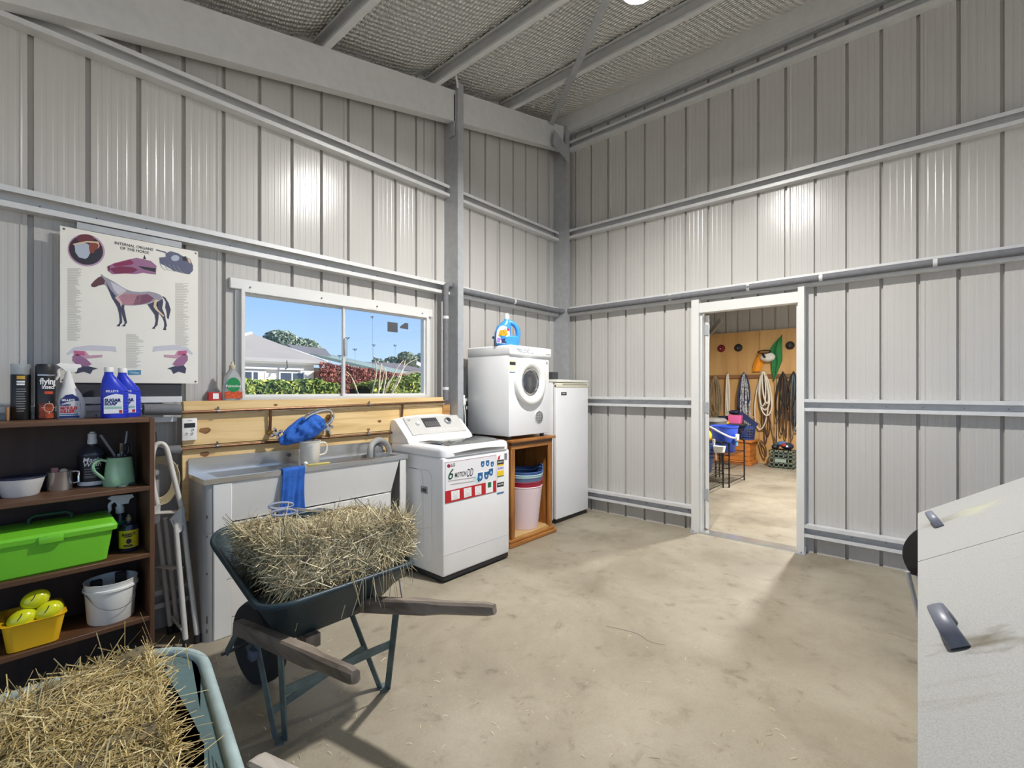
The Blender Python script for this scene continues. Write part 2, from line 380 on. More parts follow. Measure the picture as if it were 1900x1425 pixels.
for i in range(len(PX)-1):
    a, b = PX[i], PX[i+1]; mb = MB(); nx, ny = 14, 40
    for j in range(ny+1):
        y = -6.4*j/ny + .02*(j == 0)
        for k in range(nx+1):
            t = k/nx; x = a+(b-a)*t; sag = .045*(1-(2*t-1)**4); n = noise.noise(Vector((x*1.5, y*1.2, i)))*.02 + noise.noise(Vector((x*6, y*5, i)))*.006
            if k in (0, nx): n = 0
            mb.v.append(V(x, y, roof_z(x)+.0-sag+n))
    for j in range(ny):
        for k in range(nx): o = j*(nx+1)+k; mb.f.append([o, o+nx+1, o+nx+2, o+1])
    mb.build('foil_blanket', foil, CE, smooth=True, ang=80)
mb = MB(); mb.box(-8.1,.1,-6.45,.05,0,.03)
for v in mb.v: v.z += roof_z(v.x)+.05
mb.build('roof_sheet', clad_m, CE, smooth=False)
pp = [(0,0),(.055,0),(.055,.018),(.052,.018),(.052,.003),(.003,.003),(.003,.117),(.052,.117),(.052,.102),(.055,.102),(.055,.12),(0,.12)]
for x in PX[:-1]:
    z = roof_z(x)-.135; mb = MB(); mb.prism([(x+.055-a, 0, z+h+(.055-a)*SL) for a, h in pp], (0,-6.4,0)); mb.build('purlin', steel_m, CE, smooth=False, merge=True)
x = -.105; z = roof_z(0)-.21; MB().prism([(x+a, 0, z+h*1.6) for a, h in pp], (0,-6.4,0)).build('purlin', steel_m, CE, smooth=False, merge=True)
MB().box(-.05,-.002,-6.4,0,roof_z(0)-.24,roof_z(0)-.205).build('eave_angle', steel_d, CE, smooth=False)
# rafter on the window wall: deep lipped channel following the roof slope
rp = [(0,0),(.076,0),(.076,.022),(.073,.022),(.073,.003),(.003,.003),(.003,.267),(.073,.267),(.073,.248),(.076,.248),(.076,.27),(0,.27)]
def rafter(y, m, x1=-.14):
    mb = MB(); z0 = 4.115; n = len(rp)
    pa = [(-7.95, y+.076-d if False else y+d, z0-7.95*SL+h) for d, h in rp]; pb = [(x1, y+d, z0+x1*SL+h) for d, h in rp]
    mb.add(pa+pb, [list(range(n)), list(range(n,2*n))[::-1]]+[(i,(i+1) % n, n+(i+1) % n, n+i) for i in range(n)])
    return mb.build('rafter', m, CE, smooth=False, merge=True)
rafter(-.150, steel_m); rafter(-4.2, steel_m, -.02)
MB().bar((-.30,-.06,4.29), (-2.35,-2.25,3.83), .055, .003).build('brace_strap', steel_d, CE, smooth=False)
# ---- window
W1 = struct('window_1', (-2.735, 0, 1.3))
def frame_rect(mb, x0, x1, z0, z1, w, y0, y1):
    mb.box(x0,x0+w,y0,y1,z0,z1).box(x1-w,x1,y0,y1,z0,z1).box(x0+w,x1-w,y0,y1,z1-w,z1).box(x0+w,x1-w,y0,y1,z0,z0+w)
mb = MB(); frame_rect(mb, -3.475, -2.003, 1.285, 1.985, .020, -.045, .04); mb.build('window_frame', alu_m, W1, smooth=False)
mb = MB(); mb.rbox(-3.535,-1.945,-.03,-.004,1.978,2.048,.004,1); hd = mb.build('head_flashing', alu_m, W1)
mb = MB()
for x in (-3.42,-2.95,-2.5,-2.06): mb.cyl((x,-.03,2.0),(x,-.036,2.0),.006,n=6)
mb.build('screws', steel_screw, hd, kind='stuff')
mb = MB(); mb.box(-3.50,-3.475,-.012,-.002,1.285,1.978).box(-2.003,-1.96,-.012,-.002,1.285,1.978); mb.build('side_flashing', alu_m, W1, smooth=False)
XM = -2.765
for x0, x1, yy in ((-3.455, XM+.018, .018), (XM-.016, -2.023, -.012)):
    mb = MB(); frame_rect(mb, x0, x1, 1.305, 1.965, .014, yy-.012, yy+.012); s = mb.build('sash_frame', alu_m, W1, smooth=False)
    MB().box(x0+.012, x1-.012, yy-.002, yy+.002, 1.317, 1.953).build('pane', glassy('window_glass'), s, smooth=False)
MB().rbox(XM-.012,XM+.008,-.036,-.022,1.60,1.73,.003,1).build('latch', steel_d, W1)
MB().box(-2.394,-2.300,-.018,-.0145,1.816,1.894).build('black_sticker', mat('dark_decal', srgb(74,76,80), .6), W1, smooth=False)
MB().prism([(-2.275,-.0145,1.855),(-2.196,-.0145,1.85),(-2.196,-.0145,1.902),(-2.228,-.0145,1.902),(-2.275,-.0145,1.868)], (0,-.0035,0)).build('dark_decal', mat('dark_decal', srgb(74,76,80)), W1, smooth=False)
# ---- door 1
D1 = struct('door_1', (0, -2.03, 0))
mb = MB()
mb.box(-.078,.03,-1.645,-1.575,0,2.23).build('jamb', alu_m, D1, smooth=False)
MB().box(-.078,.03,-2.50,-2.455,0,2.23).build('jamb', alu_m, D1, smooth=False)
MB().box(-.062,.03,-2.455,-1.645,2.075,2.165).build('head', alu_m, D1, smooth=False)
mb = MB(); mb.box(-.03,.03,-2.455,-2.436,0,2.075).box(-.03,.03,-1.66,-1.645,0,2.075); mb.build('door_stop', alu_m, D1, smooth=False)
MB().prism([(-.085,-2.455,0),(.055,-2.455,0),(.045,-2.455,.012),(-.07,-2.455,.012)], (0,.81,0)).build('threshold_strip', stainless, D1, smooth=False)
lf = MB().rbox(.0,.81,-.018,.018,.02,2.06,.003,1).xf(Matrix.Translation((.045,-1.682,0)) @ Matrix.Rotation(rad(27),4,'Z')).build('door_leaf', alu_m, D1)
for z in (.30, 1.13, 1.87): MB().box(.032,.044,-1.695,-1.667,z,z+.10).cyl((.038,-1.663,z),(.038,-1.663,z+.10),.007,n=8).build('hinge', steel_d, lf, smooth=False)
for y in (-1.595,-2.48):
    mb = MB(); mb.box(-.12,-.06,y-.03,y+.03,0,.006).box(-.066,-.06,y-.03,y+.03,0,.06).cyl((-.095,y,0),(-.095,y,.02),.008,n=6); mb.build('foot_bracket', steel_d, D1, smooth=False)
# ================================================================== LAMPS
def high_bay(name, label, x, y, z, zt, r, strength):
    t = thing(name, label, 'lamp', (x, y, z))
    MB().lathe([(r*1.02,.002),(r*1.18,-.030),(r*1.22,-.030),(r*1.2,.03),(r*.9,.07),(r*.4,.10),(r*.35,.14),(.012,.15)], (x,y,z+.002), 28, cap0=False).build('housing', darkm2, t)
    MB().cyl((x,y,z+.14),(x,y,zt),.008,n=8).build('hanging_rod', steel_d, t)
    m = bpy.data.materials.new(name+'_lens'); m.use_nodes = True; b = m.node_tree.nodes['Principled BSDF']; b.inputs['Base Color'].default_value = (.9,.9,.9,1)
    b.inputs['Emission Color'].default_value = (1,.975,.94,1); b.inputs['Emission Strength'].default_value = strength
    MB().lathe([(0,-.012),(r*.7,-.008),(r,0)], (x,y,z), 28).build('lens', m, t)
    return t
high_bay('ceiling_lamp', 'round high bay lamp hanging under the foil ceiling', -2.06, -2.02, 3.66, roof_z(-2.06)-.04, .080, LAMP_STRENGTH)
high_bay('ceiling_lamp', 'round lamp hanging from the tack room ceiling', 2.3, -2.4, 2.9, 3.25, .10, TACK_STRENGTH)
# ================================================================== PIPES ON THE WALLS
def pipe_thing(label, pts, r, clips=(), name='insulated_pipe', m=None):
    p0 = pts[0]; t = thing(name, label, 'pipe', (p0[0], p0[1], min(p[2] for p in pts)))
    MB().tube(pts, r, 12).build('foam_sleeve', m or foam_m, t)
    for c, ax in clips:
        mb = MB(); c = Vector(c); ax = Vector(ax)
        mb.cyl(c-ax*.012, c+ax*.012, r*1.08, n=14); mb.build('pipe_clip', steel_m, t)
    return t
Y = V(0,1,0); X = V(1,0,0); Z = V(0,0,1)
pipe_thing('long grey foam covered pipe running along the wall above the doorway', [(-.10,-.15,2.247),(-.092,-6.4,2.247)], .027, [((-.095,-1.38,2.247),Y),((-.095,-2.08,2.247),Y),((-.095,-2.62,2.247),Y),((-.095,-3.3,2.247),Y)])
pipe_thing('grey foam covered pipe between the two steel columns', [(-1.70,-.095,2.247),(-.25,-.10,2.247),(-.14,-.12,2.247),(-.105,-.16,2.247)], .027, [((-.95,-.098,2.247),X)])
pipe_thing('upright grey foam covered pipe beside the window', smooth_path([(-1.80,-.10,2.27),(-1.845,-.10,2.262),(-1.858,-.10,2.22),(-1.86,-.10,2.1),(-1.86,-.10,1.26)],5), .026, [((-1.86,-.10,1.98),Z),((-1.86,-.10,1.36),Z)])
pipe_thing('short grey foam pipe end above the hot water controller', [(-3.983,-.13,1.244),(-3.815,-.13,1.238)], .030)
pipe_thing('short grey foam pipe end behind the folded ladder', [(-3.983,-.12,1.016),(-3.815,-.12,1.014)], .026)
# ================================================================== TIMBER SPLASHBACK
pine = wood('pine_boards', srgb(236,206,152), srgb(216,180,122), 1.6, (1.2,1,14), .5, True)
pine_d = wood('pine_edge', srgb(196,150,90), srgb(160,112,62), 1.6, (1.2,1,14), .55)
ts = thing('timber_splashback', 'pine board splashback fixed under the window', 'splashback', (-2.8,-.09,.55))
MB().rbox(-3.80,-1.90,-.102,-.076,1.03,1.212,.002,1).build('board', pine, ts)
MB().rbox(-3.80,-2.0,-.098,-.076,.60,1.027,.002,1).build('board', pine, ts)
MB().rbox(-3.80,-1.90,-.118,-.076,1.216,1.285,.003,1).build('top_rail', pine, ts)
MB().rbox(-1.90,-1.80,-.09,-.074,.70,1.22,.002,1).build('end_board', pine_d, ts)
knm = mat('dark_knot', srgb(140,98,58), .6, 0, .4, 60)
for kx, kz, kr, ky in ((-3.690,1.113,.024,-.1022),(-3.69,.975,.020,-.0982),(-2.525,1.108,.014,-.1022),(-3.30,1.252,.010,-.1182),(-2.62,1.05,.012,-.1022)):
    MB().prism([(kx+math.cos(a/18*6.2832)*kr*1.25, ky, kz+math.sin(a/18*6.2832)*kr*(.75+.12*math.sin(a))) for a in range(18)], (0,-.0006,0)).build('knot', knm, ts, smooth=False)
copper = mat('aged_copper', srgb(120,88,66), .42, .75, .3, 30)
cp = thing('copper_water_pipes', 'dark copper water pipes clipped along the pine splashback', 'pipe', (-2.8,-.112,1.0))
MB().tube([(-3.82,-.13,1.222),(-1.885,-.13,1.246)], .0085, 8).build('pipe', copper, cp)
MB().tube([(-3.82,-.115,1.016),(-2.40,-.115,1.014)], .0085, 8).build('pipe', copper, cp)
MB().tube([(-3.335,-.13,1.226),(-3.335,-.118,1.07)], .0095, 8).build('riser', copper, cp)
MB().tube([(-2.94,-.115,1.015),(-2.94,-.122,1.16)], .0095, 8).build('riser', copper, cp)
MB().tube([(-2.33,-.13,1.238),(-2.33,-.118,1.13)], .0085, 8).build('riser', copper, cp)
for x, z, yy in ((-3.63,1.223,-.13),(-2.63,1.236,-.13),(-3.63,1.016,-.115),(-2.63,1.0145,-.115)):
    MB().cyl((x-.008,yy,z),(x+.008,yy,z),.0125,n=10).box(x-.008,x+.008,yy,-.10,z-.004,z+.004).cyl((x,yy,z),(x,yy,z+.028),.005,n=8).build('pipe_clip', steel_screw, cp)
# taps + cloth
tp = thing('tap_set', 'chrome wall tap set with swan neck spout over the sink', 'tap', (-3.1,-.11,1.03))
brass = mat('aged_brass', srgb(150,120,70), .35, .8)
MB().cyl((-3.335,-.11,1.075),(-3.335,-.15,1.075),.018,n=12).build('wall_flange', brass, tp)
MB().cyl((-2.94,-.11,1.16),(-2.94,-.15,1.16),.018,n=12).build('wall_flange', brass, tp)
MB().tube([(-3.335,-.155,1.075),(-3.10,-.17,1.085),(-2.99,-.17,1.10)], .011, 10).build('mixer_bar', chrome, tp)
MB().tube(smooth_path([(-3.02,-.17,1.10),(-2.965,-.17,1.12),(-2.94,-.172,1.16),(-2.955,-.18,1.195),(-3.0,-.20,1.212),(-3.08,-.24,1.205),(-3.16,-.28,1.185),(-3.20,-.30,1.165)],5), .0125, 10).build('spout', chrome, tp)
for cx, cz in ((-3.325,1.075),(-2.985,1.085)):
    mb = MB(); mb.cyl((cx,-.155,cz),(cx,-.19,cz),.016,n=12).cyl((cx,-.19,cz),(cx,-.205,cz),.014,n=10)
    for a in range(4):
        c, s = math.cos(a*math.pi/2+.4), math.sin(a*math.pi/2+.4); mb.tube([(cx,-.195,cz),(cx+c*.028,-.195,cz+s*.028)], [.008,.010], 8)
        mb.ball((cx+c*.03,-.195,cz+s*.03), .011, n=8, m=6)
    mb.build('tap_handle', chrome, tp)
# cloths (blue)
bluec = mat('blue_cloth', srgb(46,104,196), .9, 0, .22, 25, bump=.5, bscale=220)
def grid_cloth(fn, nu, nv, th=.004):
    mb = MB(); P = [[Vector(fn(i/nu, j/nv)) for i in range(nu+1)] for j in range(nv+1)]
    for row in P: mb.v.extend(row)
    for j in range(nv):
        for i in range(nu): o = j*(nu+1)+i; mb.f.append([o, o+1, o+nu+2, o+nu+1])
    return mb
def solid(ob, th):
    md = ob.modifiers.new('thickness', 'SOLIDIFY'); md.thickness = th; md.offset = 0; return ob
mb = MB(); mb.ball((0,0,0), 1, 1, 1, 72, 40)
for v_ in mb.v:                                # crumpled bundle with one corner trailing left
    n_ = v_.copy(); ph = math.atan2(n_.y, n_.x); f_ = 1+.13*math.sin(9*ph+3.0*n_.z+1.2*math.sin(4*n_.z))+.07*math.sin(19*ph-5*n_.z)+.10*noise.noise(n_*2.3)+.05*noise.noise(n_*6)
    x_ = n_.x*.100*f_; y_ = n_.y*.048*f_; z_ = n_.z*.080*(1+.1*noise.noise(n_*3)); lob = max(0,-n_.x)**1.5*max(0,.75-n_.z*.9)
    v_.x = -3.150+x_-.075*lob; v_.y = -.245+y_; v_.z = 1.105+z_-.040*lob+.02*n_.x
o = mb.build('cloth', bluec, None, smooth=True, ang=180); tag(o, 'crumpled blue cloth draped over the tap spout', 'cloth')
# ================================================================== SINK (double laundry trough)
sx0, sx1, sy0, sy1, sz = -3.775, -2.475, -.395, -.105, .872
painted = mat('white_painted_panel', srgb(222,221,217), .42, 0, .05, 3)
sidem = mat('worn_steel_side', srgb(172,170,166), .45, .25, .22, 3, stretch=(1,1,.35))
rust = mat('rust_chip', srgb(70,48,34), .8)
sk_ = thing('laundry_sink', 'long double bowl stainless laundry trough with white painted front', 'sink', (-3.1,-.25,0))
mb = MB()                                    # rim with two openings
bx = [(sx0+.075, -3.225), (-3.165, sx1-.06)]; by = (sy0+.032, sy1-.055)
t0, t1 = sz-.028, sz
mb.box(sx0,bx[0][0],sy0,sy1,t0,t1).box(bx[0][1],bx[1][0],sy0,sy1,t0,t1).box(bx[1][1],sx1,sy0,sy1,t0,t1)
for a, b in bx: mb.box(a,b,sy0,by[0],t0,t1).box(a,b,by[1],sy1,t0,t1)
rim = mb.build('rim', stainless, sk_, smooth=False)
for a, b in bx:
    mb = MB(); y0, y1 = by; d = .30; top = [(a,y0,t1-.002),(b,y0,t1-.002),(b,y1,t1-.002),(a,y1,t1-.002)]; bot = [(a+.03,y0+.05,t1-d),(b-.03,y0+.05,t1-d),(b-.03,y1-.01,t1-d),(a+.03,y1-.01,t1-d)]
    mb.add(top+bot, [(4,5,6,7),(0,1,5,4),(1,2,6,5),(2,3,7,6),(3,0,4,7)])
    bo = mb.build('bowl', stainless, sk_, smooth=False); MB().lathe([(.03,.004),(.03,0),(0,.0)], ((a+b)/2,(y0+y1)/2,t1-d+.002), 16).build('drain', chrome, bo)
MB().rbox(sx0,sx1-.02,sy1-.006,sy1+.0,sz-.005,sz+.085,.002,1).build('upstand', stainless, sk_)
MB().cyl((-3.215,sy1-.008,sz+.05),(-3.215,sy1-.02,sz+.05),.012,n=8).build('bolt', steel_screw, sk_)
mb = MB(); r = .04; pts = [(sx0+.005, sy1)]
for k in range(7): a = rad(180+90*k/6); pts.append((sx0+.005+r+math.cos(a)*r, sy0+.012+r+math.sin(a)*r))
pts += [(sx0+.11, sy0+.012), (sx0+.11, sy0+.02), (sx0+.06, sy0+.024), (sx0+.014, sy0+.07), (sx0+.014, sy1)]
sd = MB().prism([(x,y,0) for x, y in pts], (0,0,sz-.03)).build('side_panel', sidem, sk_, ang=50)
for z, h in ((.66,.018),(.56,.01),(.36,.012),(.1,.04),(.05,.02)): MB().box(sx0+.017,sx0+.024,sy0+.020,sy0+.0235,z,z+h).build('chip', rust, sd, smooth=False)
MB().rbox(sx0+.045,sx0+.135,sy0+.004,sy0+.022,.0,sz-.03,.004,1).build('front_post', painted, sk_)
# sloping tub front
fr = MB(); fr.add([(sx0+.135,sy0+.006,sz-.03),(sx1-.07,sy0+.006,sz-.03),(sx1-.115,sy0+.045,.618),(sx0+.135,sy0+.040,.618),(sx0+.135,sy0+.03,sz-.03),(sx1-.07,sy0+.03,sz-.03),(sx1-.115,sy0+.065,.618),(sx0+.135,sy0+.060,.618)], [(0,1,2,3),(7,6,5,4),(0,4,5,1),(1,5,6,2),(2,6,7,3),(3,7,4,0)])
fr.build('tub_front', painted, sk_, smooth=False)
for a, b in ((sx0+.137,-3.03),(-3.024,-2.88),(-2.874,-2.60)):
    MB().rbox(a,b,sy0+.030,sy0+.045,.09,.610,.002,1).build('lower_panel', painted, sk_)
for a, b in ((sx0+.137,-3.53),(-3.526,-2.60)): MB().rbox(a,b,sy0+.030,sy0+.045,.0,.085,.002,1).build('kick_panel', painted, sk_)
MB().rbox(sx1-.062,sx1-.012,sy0+.004,sy0+.022,.0,sz-.03,.004,1).build('front_post', painted, sk_)
MB().box(sx1-.016,sx1-.010,sy0+.02,sy1,.0,sz-.03).build('side_panel', painted, sk_, smooth=False)
# towel over the sink edge
def towel(u, v):
    L = .30; x = -3.375+.135*u+.012*math.sin(v*3+u*3); s = v*(L+.09)
    w = .010*math.sin(u*11+.7)*v+.006*math.sin(u*23)*v
    if s < .05: return (x, sy0+.04-s, sz+.006)
    s -= .05; 
    return (x-.035*v*(1-u)+.0*u, sy0-.012+w-.004*v, sz+.004-s+.035*u*v)
o = grid_cloth(towel, 26, 30).build('hand_towel', bluec, None, smooth=True, ang=180); solid(o, .005); tag(o, 'blue towel hanging over the front edge of the sink', 'towel')
# plastic measuring jug on the divider
jugm = mat('cloudy_plastic', srgb(222,217,204), .35, 0, .05, 6)
jx, jy, jz = -3.145, -.265, .874
t = thing('measuring_jug', 'cloudy plastic measuring jug standing on the sink divider', 'jug', (jx,jy,jz))
MB().lathe([(.0,.002),(.052,.0),(.056,.006),(.064,.14),(.067,.142),(.066,.146),(.061,.143),(.054,.01),(.0,.008)], (jx,jy,jz), 28).build('jug_body', jugm, t)
MB().tube(smooth_path([(jx+.060,jy-.0,jz+.125),(jx+.095,jy-.01,jz+.125),(jx+.108,jy-.01,jz+.09),(jx+.095,jy-.01,jz+.055),(jx+.058,jy,jz+.045)],5), .0075, 8).build('handle', jugm, t)
mb = MB()
for k in range(9):
    z = jz+.03+k*.011; rr_ = .0575+.056*(z-jz)+.0006
    for q in range(5):
        a = rad(235+q*5); b_ = rad(240+q*5); mb.add([(jx+math.cos(a)*rr_,jy+math.sin(a)*rr_,z),(jx+math.cos(b_)*rr_,jy+math.sin(b_)*rr_,z),(jx+math.cos(b_)*rr_,jy+math.sin(b_)*rr_,z+.0015),(jx+math.cos(a)*rr_,jy+math.sin(a)*rr_,z+.0015)], [(0,1,2,3)])
mb.build('scale_marks', mat('pale_blue_ink', srgb(120,150,200), .6), t, smooth=False, kind='stuff')
o = MB().rbox(-3.205,-3.06,-.368,-.35,.8735,.884,.004,1).build('soap_scrap', mat('yellow_soap', srgb(190,176,96), .6, 0, .2, 20), None); tag(o, 'yellowish soap scrap lying on the front rim of the sink', 'soap')
o = MB().tube(smooth_path([(-3.02,-.382,.877),(-2.88,-.384,.879),(-2.75,-.382,.877)],6), [.003]*7+[.005]*6, 6).build('brush_stick', wood('dark_stick', srgb(110,80,60), srgb(80,56,40)), None); tag(o, 'thin brown stick lying along the sink rim', 'stick')
o = MB().ball((-3.205,-.335,.887), .013, n=12, m=8).build('plug_ball', wplast, None); tag(o, 'small white plug beside the measuring jug', 'plug')
# grey washing machine hose hooked into the trough
hm = mat('grey_hose', srgb(150,150,148), .55)
hp = smooth_path([(-2.44,-.13,.80),(-2.47,-.14,.90),(-2.53,-.17,.955),(-2.60,-.20,.975),(-2.67,-.235,.955),(-2.70,-.255,.91),(-2.70,-.255,.80),(-2.69,-.25,.70)],9)
mb = MB(); mb.tube(hp, [.021+.0022*(i % 2) for i in range(len(hp))], 12); o = mb.build('drain_hose', hm, None, ang=60); tag(o, 'ribbed grey drain hose hooked into the right sink bowl', 'hose')
o = MB().tube(smooth_path([(-2.56,-.18,.93),(-2.60,-.19,.945),(-2.64,-.21,.93),(-2.65,-.22,.885),(-2.65,-.22,.78)],6), .011, 8).build('drain_hose', mat('dark_grey_hose', srgb(96,98,102), .5), None); tag(o, 'thin dark hose inside the right sink bowl', 'hose')
# hot water controller
t = thing('water_heater_controller', 'white hot water controller with small display on pine board', 'controller', (-3.77,-.11,1.06))
MB().rbox(-3.806,-3.734,-.122,-.103,1.062,1.188,.003,2).build('case', wplast, t)
MB().box(-3.797,-3.744,-.1235,-.1215,1.135,1.160).build('display', dark_m, t, smooth=False)
for x, z in ((-3.786,1.10),(-3.76,1.10),(-3.756,1.121)): MB().lathe([(.0075,0),(.0075,.003),(.0055,.003),(.0055,.001),(0,.001)], (x,-.1215,z), 14, ax=(0,-1,0)).build('button', mat('grey_button', srgb(190,190,188), .5), t)
text('RHEEM', .007, grey_ink, t, 'lettering', face_y(-3.77,-.1226,1.175), 'CENTER')
# scissors on the hay: blades and blue grey handles
# ================================================================== WASHING MACHINE
wx0, wx1, wy0, wy1 = -2.435, -1.745, -.75, -.09
wm = thing('washing_machine', 'white top loading washing machine with promotional sticker on its front', 'washing machine', (-2.09,-.42,0))
MB().rbox(wx0,wx1,wy0+.006,wy1,.045,.874,.014,3).build('cabinet', white_m, wm)
# top deck: rounded front corners
def deck_ring(z, inset): return rrect((wx0+wx1)/2, (wy0+wy1)/2, (wx1-wx0)/2-inset, (wy1-wy0)/2-inset, .05, z, 5)
dk = MB().loft([deck_ring(.876,.0), deck_ring(.915,-.0), deck_ring(.935,.006), deck_ring(.946,.02)]).build('top_deck', white_m, wm, ang=50)
lid = MB(); lx0, lx1 = wx0+.09, wx1-.06
prof = [(-.36,.952),(-.42,.960),(-.54,.962),(-.64,.955),(-.70,.938),(-.735,.915),(-.748,.895)]
for yy, zz in prof:
    w = .0 if yy > -.6 else .0
    for k in range(9): q = k/8; lid.v.append(V(lx0+(lx1-lx0)*q, yy-.006*math.sin(q*math.pi), zz+.004*math.sin(q*math.pi)))
for i in range(len(prof)-1):
    for k in range(8): o_ = i*9+k; lid.f.append([o_, o_+1, o_+10, o_+9])
smoke = mat('smoked_glass_lid', srgb(104,105,100), .07, .1, .0, coat=1.0)
lo = lid.build('lid', smoke, wm); solid(lo, .008)
MB().bar((lx0+.01,-.742,.892),(lx1-.01,-.742,.892),.022,.014).build('lid_grip', mat('silver_trim', srgb(176,178,182), .25, .7), lo, smooth=False)
MB().tube([(lx0,-.64,.958),(lx0,-.70,.941),(lx0,-.742,.90)], .007, 8).build('lid_trim', chrome, lo)
# control console (sloping face)
def cons(x, k): # section in y,z
    return [(x,-.095,.93),(x,-.095,1.115-k*.5),(x,-.13,1.145-k),(x,-.165,1.138-k),(x,-.315,.985-k*.3),(x,-.335,.945)]
rings = []
for q in (0,.04,.15,.35,.5,.65,.85,.96,1):
    x = wx0+.012+(wx1-wx0-.024)*q; k = .03*(2*abs(q-.5))**3; rings.append(cons(x, k))
co = MB().loft(rings).build('console', white_m, wm, ang=30)
sv = mat('silver_panel', srgb(206,205,200), .4, .25)
def con_pt(x, s, off):      # s 0 top .. 1 bottom along the sloping face
    y0, z0, y1, z1 = -.165, 1.136, -.315, .984; n = Vector((0, -(z0-z1), -(y1-y0)*-1)).normalized(); n = Vector((0,-.715,.70))
    return V(x, y0+(y1-y0)*s, z0+(z1-z0)*s) + n*off
def con_quad(x0, x1, s0, s1, off, m, name, par, k=.012):
    mb = MB(); top = [con_pt(x0,s0,off),con_pt(x1,s0,off),con_pt(x1,s1,off),con_pt(x0,s1,off)]; bot = [con_pt(x0,s0,off-k),con_pt(x1,s0,off-k),con_pt(x1,s1,off-k),con_pt(x0,s1,off-k)]
    mb.add(top+bot, [(3,2,1,0),(4,5,6,7),(0,1,5,4),(1,2,6,5),(2,3,7,6),(3,0,4,7)]); return mb.build(name, m, par, smooth=False)
pn = con_quad(-2.36,-1.80,.06,.90,.004,sv,'control_panel',co)
con_quad(-2.20,-2.045,.14,.60,.0055,mat('lcd_dark', srgb(60,60,62), .3, coat=.5),'display',co,.002)
mb = MB()
for k in range(7):
    a = con_pt(-2.185+k*.02,.33,.0062); b = con_pt(-2.175+k*.02,.33,.0062); c = con_pt(-2.175+k*.02,.56,.0062); d = con_pt(-2.185+k*.02,.56,.0062); mb.add([a,b,c,d],[(0,1,2,3)])
mb.build('display_bars', mat('lcd_grey', srgb(105,105,104), .4), co, smooth=False, kind='stuff')
for x, s, r_, m_, nm in ((-1.945,.36,.030,mat('silver_trim', srgb(176,178,182)),'dial'),(-2.262,.40,.017,wplast,'power_button')):
    c = con_pt(x,s,.002); MB().lathe([(r_*1.15,0),(r_*1.1,.006),(r_,.018),(r_*.8,.022),(0,.022)], c, 22, ax=(0,-.715,.70)).build(nm, m_, co)
c = con_pt(-1.945,.36,.024); MB().lathe([(.020,0),(.019,.006),(0,.007)], c, 18, ax=(0,-.715,.70)).build('dial_cap', dark_m, co)
mb = MB()
for k in range(9): mb.lathe([(.008,0),(.008,.003),(0,.003)], con_pt(-2.17+k*.035,.76,.003), 10, ax=(0,-.715,.70))
mb.build('buttons', wplast, co, kind='stuff')
MT = Matrix.Translation(con_pt(-2.335,.2,.0055)) @ Matrix(((1,0,0,0),(0,.70,-.715,0),(0,.715,.70,0),(0,0,0,1)))
text('LG', .02, mat('lg_grey', srgb(110,110,112), .4), co, 'lettering', MT, bold=.0006)
MB().rbox(wx0+.004,wx1-.004,wy0+.012,wy1,.012,.046,.006,1).build('plinth', dark_m, wm)
for x in (wx0+.06, wx1-.06):
    for y in (wy0+.06, wy1-.06): MB().cyl((x,y,0),(x,y,.014),.02,n=12).build('foot', dark_m, wm)
# side recess panel outlines and handle cup
mb = MB(); yc, zc = -.42, .44
for hy, hz in ((.20,.33),(.10,.33)):
    ring = [(wx0-.0005, p[0], p[1]) for p in [(q[0], q[1]) for q in rrect(yc, zc, hy, hz, .06, 0, 6)]]; mb.tube(ring, .0035, 6, closed=True)
mb.build('side_pressing', white_m, wm)
h = MB().rbox(wx0-.003,wx0+.01,-.575,-.495,.60,.655,.006,2).build('side_handle', mat('grey_cup', srgb(150,150,150), .5), wm)
MB().rbox(wx0-.0045,wx0+.01,-.563,-.507,.612,.640,.005,2).build('grip_recess', darkm2, h)
MB().box(wx0+.01,wx1-.01,wy0+.0045,wy0+.0065,.196,.1985).build('seam', mat('seam_grey', srgb(196,196,196), .6), wm, smooth=False)
# sticker, laid out on the front face
FY = wy0+.0045
def stk(X_, Y_):       # sticker sheet coordinates -> front face
    s = (X_-205)/1205.0; top = 235-170*s; bot = 1185-260*s; t_ = (Y_-top)/(bot-top)
    return (-2.418+.516*s, .842-.284*t_)
def stk_poly(pts, m, name, par, lay):
    q = [(stk(*p)[0], FY-.0006*lay, stk(*p)[1]) for p in pts]; return MB().prism(q, (0,-.0004,0)).build(name, m, par, smooth=False)
st = stk_poly([(205,235),(1410,65),(1410,925),(205,1185)], mat('sticker_white', srgb(232,230,232), .45), 'sticker', wm, 0)
stk_poly([(205,900),(1410,660),(1410,925),(205,1185)], mat('sticker_red', srgb(186,30,38), .45), 'red_band', st, 1)
edge = mat('sticker_edge', srgb(150,70,80), .5)
mb = MB()
for a, b in (((205,235),(1410,65)),((1410,65),(1410,925)),((1410,925),(205,1185)),((205,1185),(205,235))):
    A, B = stk(*a), stk(*b); mb.bar((A[0],FY-.0009,A[1]),(B[0],FY-.0009,B[1]),.0008,.0022,(0,1,0) if abs(A[0]-B[0]) < .01 else (0,0,1))
mb.build('border', edge, st, smooth=False)
for x0, x1, y0, y1, x2, y2 in ((330,515,905,870,1120,1075),(612,790,845,815,1065,1020),(872,1030,805,775,1010,985)):
    stk_poly([(x0,y0),(x1,y1),(x1+3,y2),(x0+8,x2)], white_ink, 'white_tile', st, 2)
stk_poly([(1140,690),(1325,650),(1325,930),(1140,970)], white_ink, 'white_tile', st, 2)
stk_poly([(1190,710),(1278,695),(1278,815),(1190,835)], green_ink, 'green_badge', st, 3)
gl = mat('sticker_grey', srgb(170,168,166), .5)
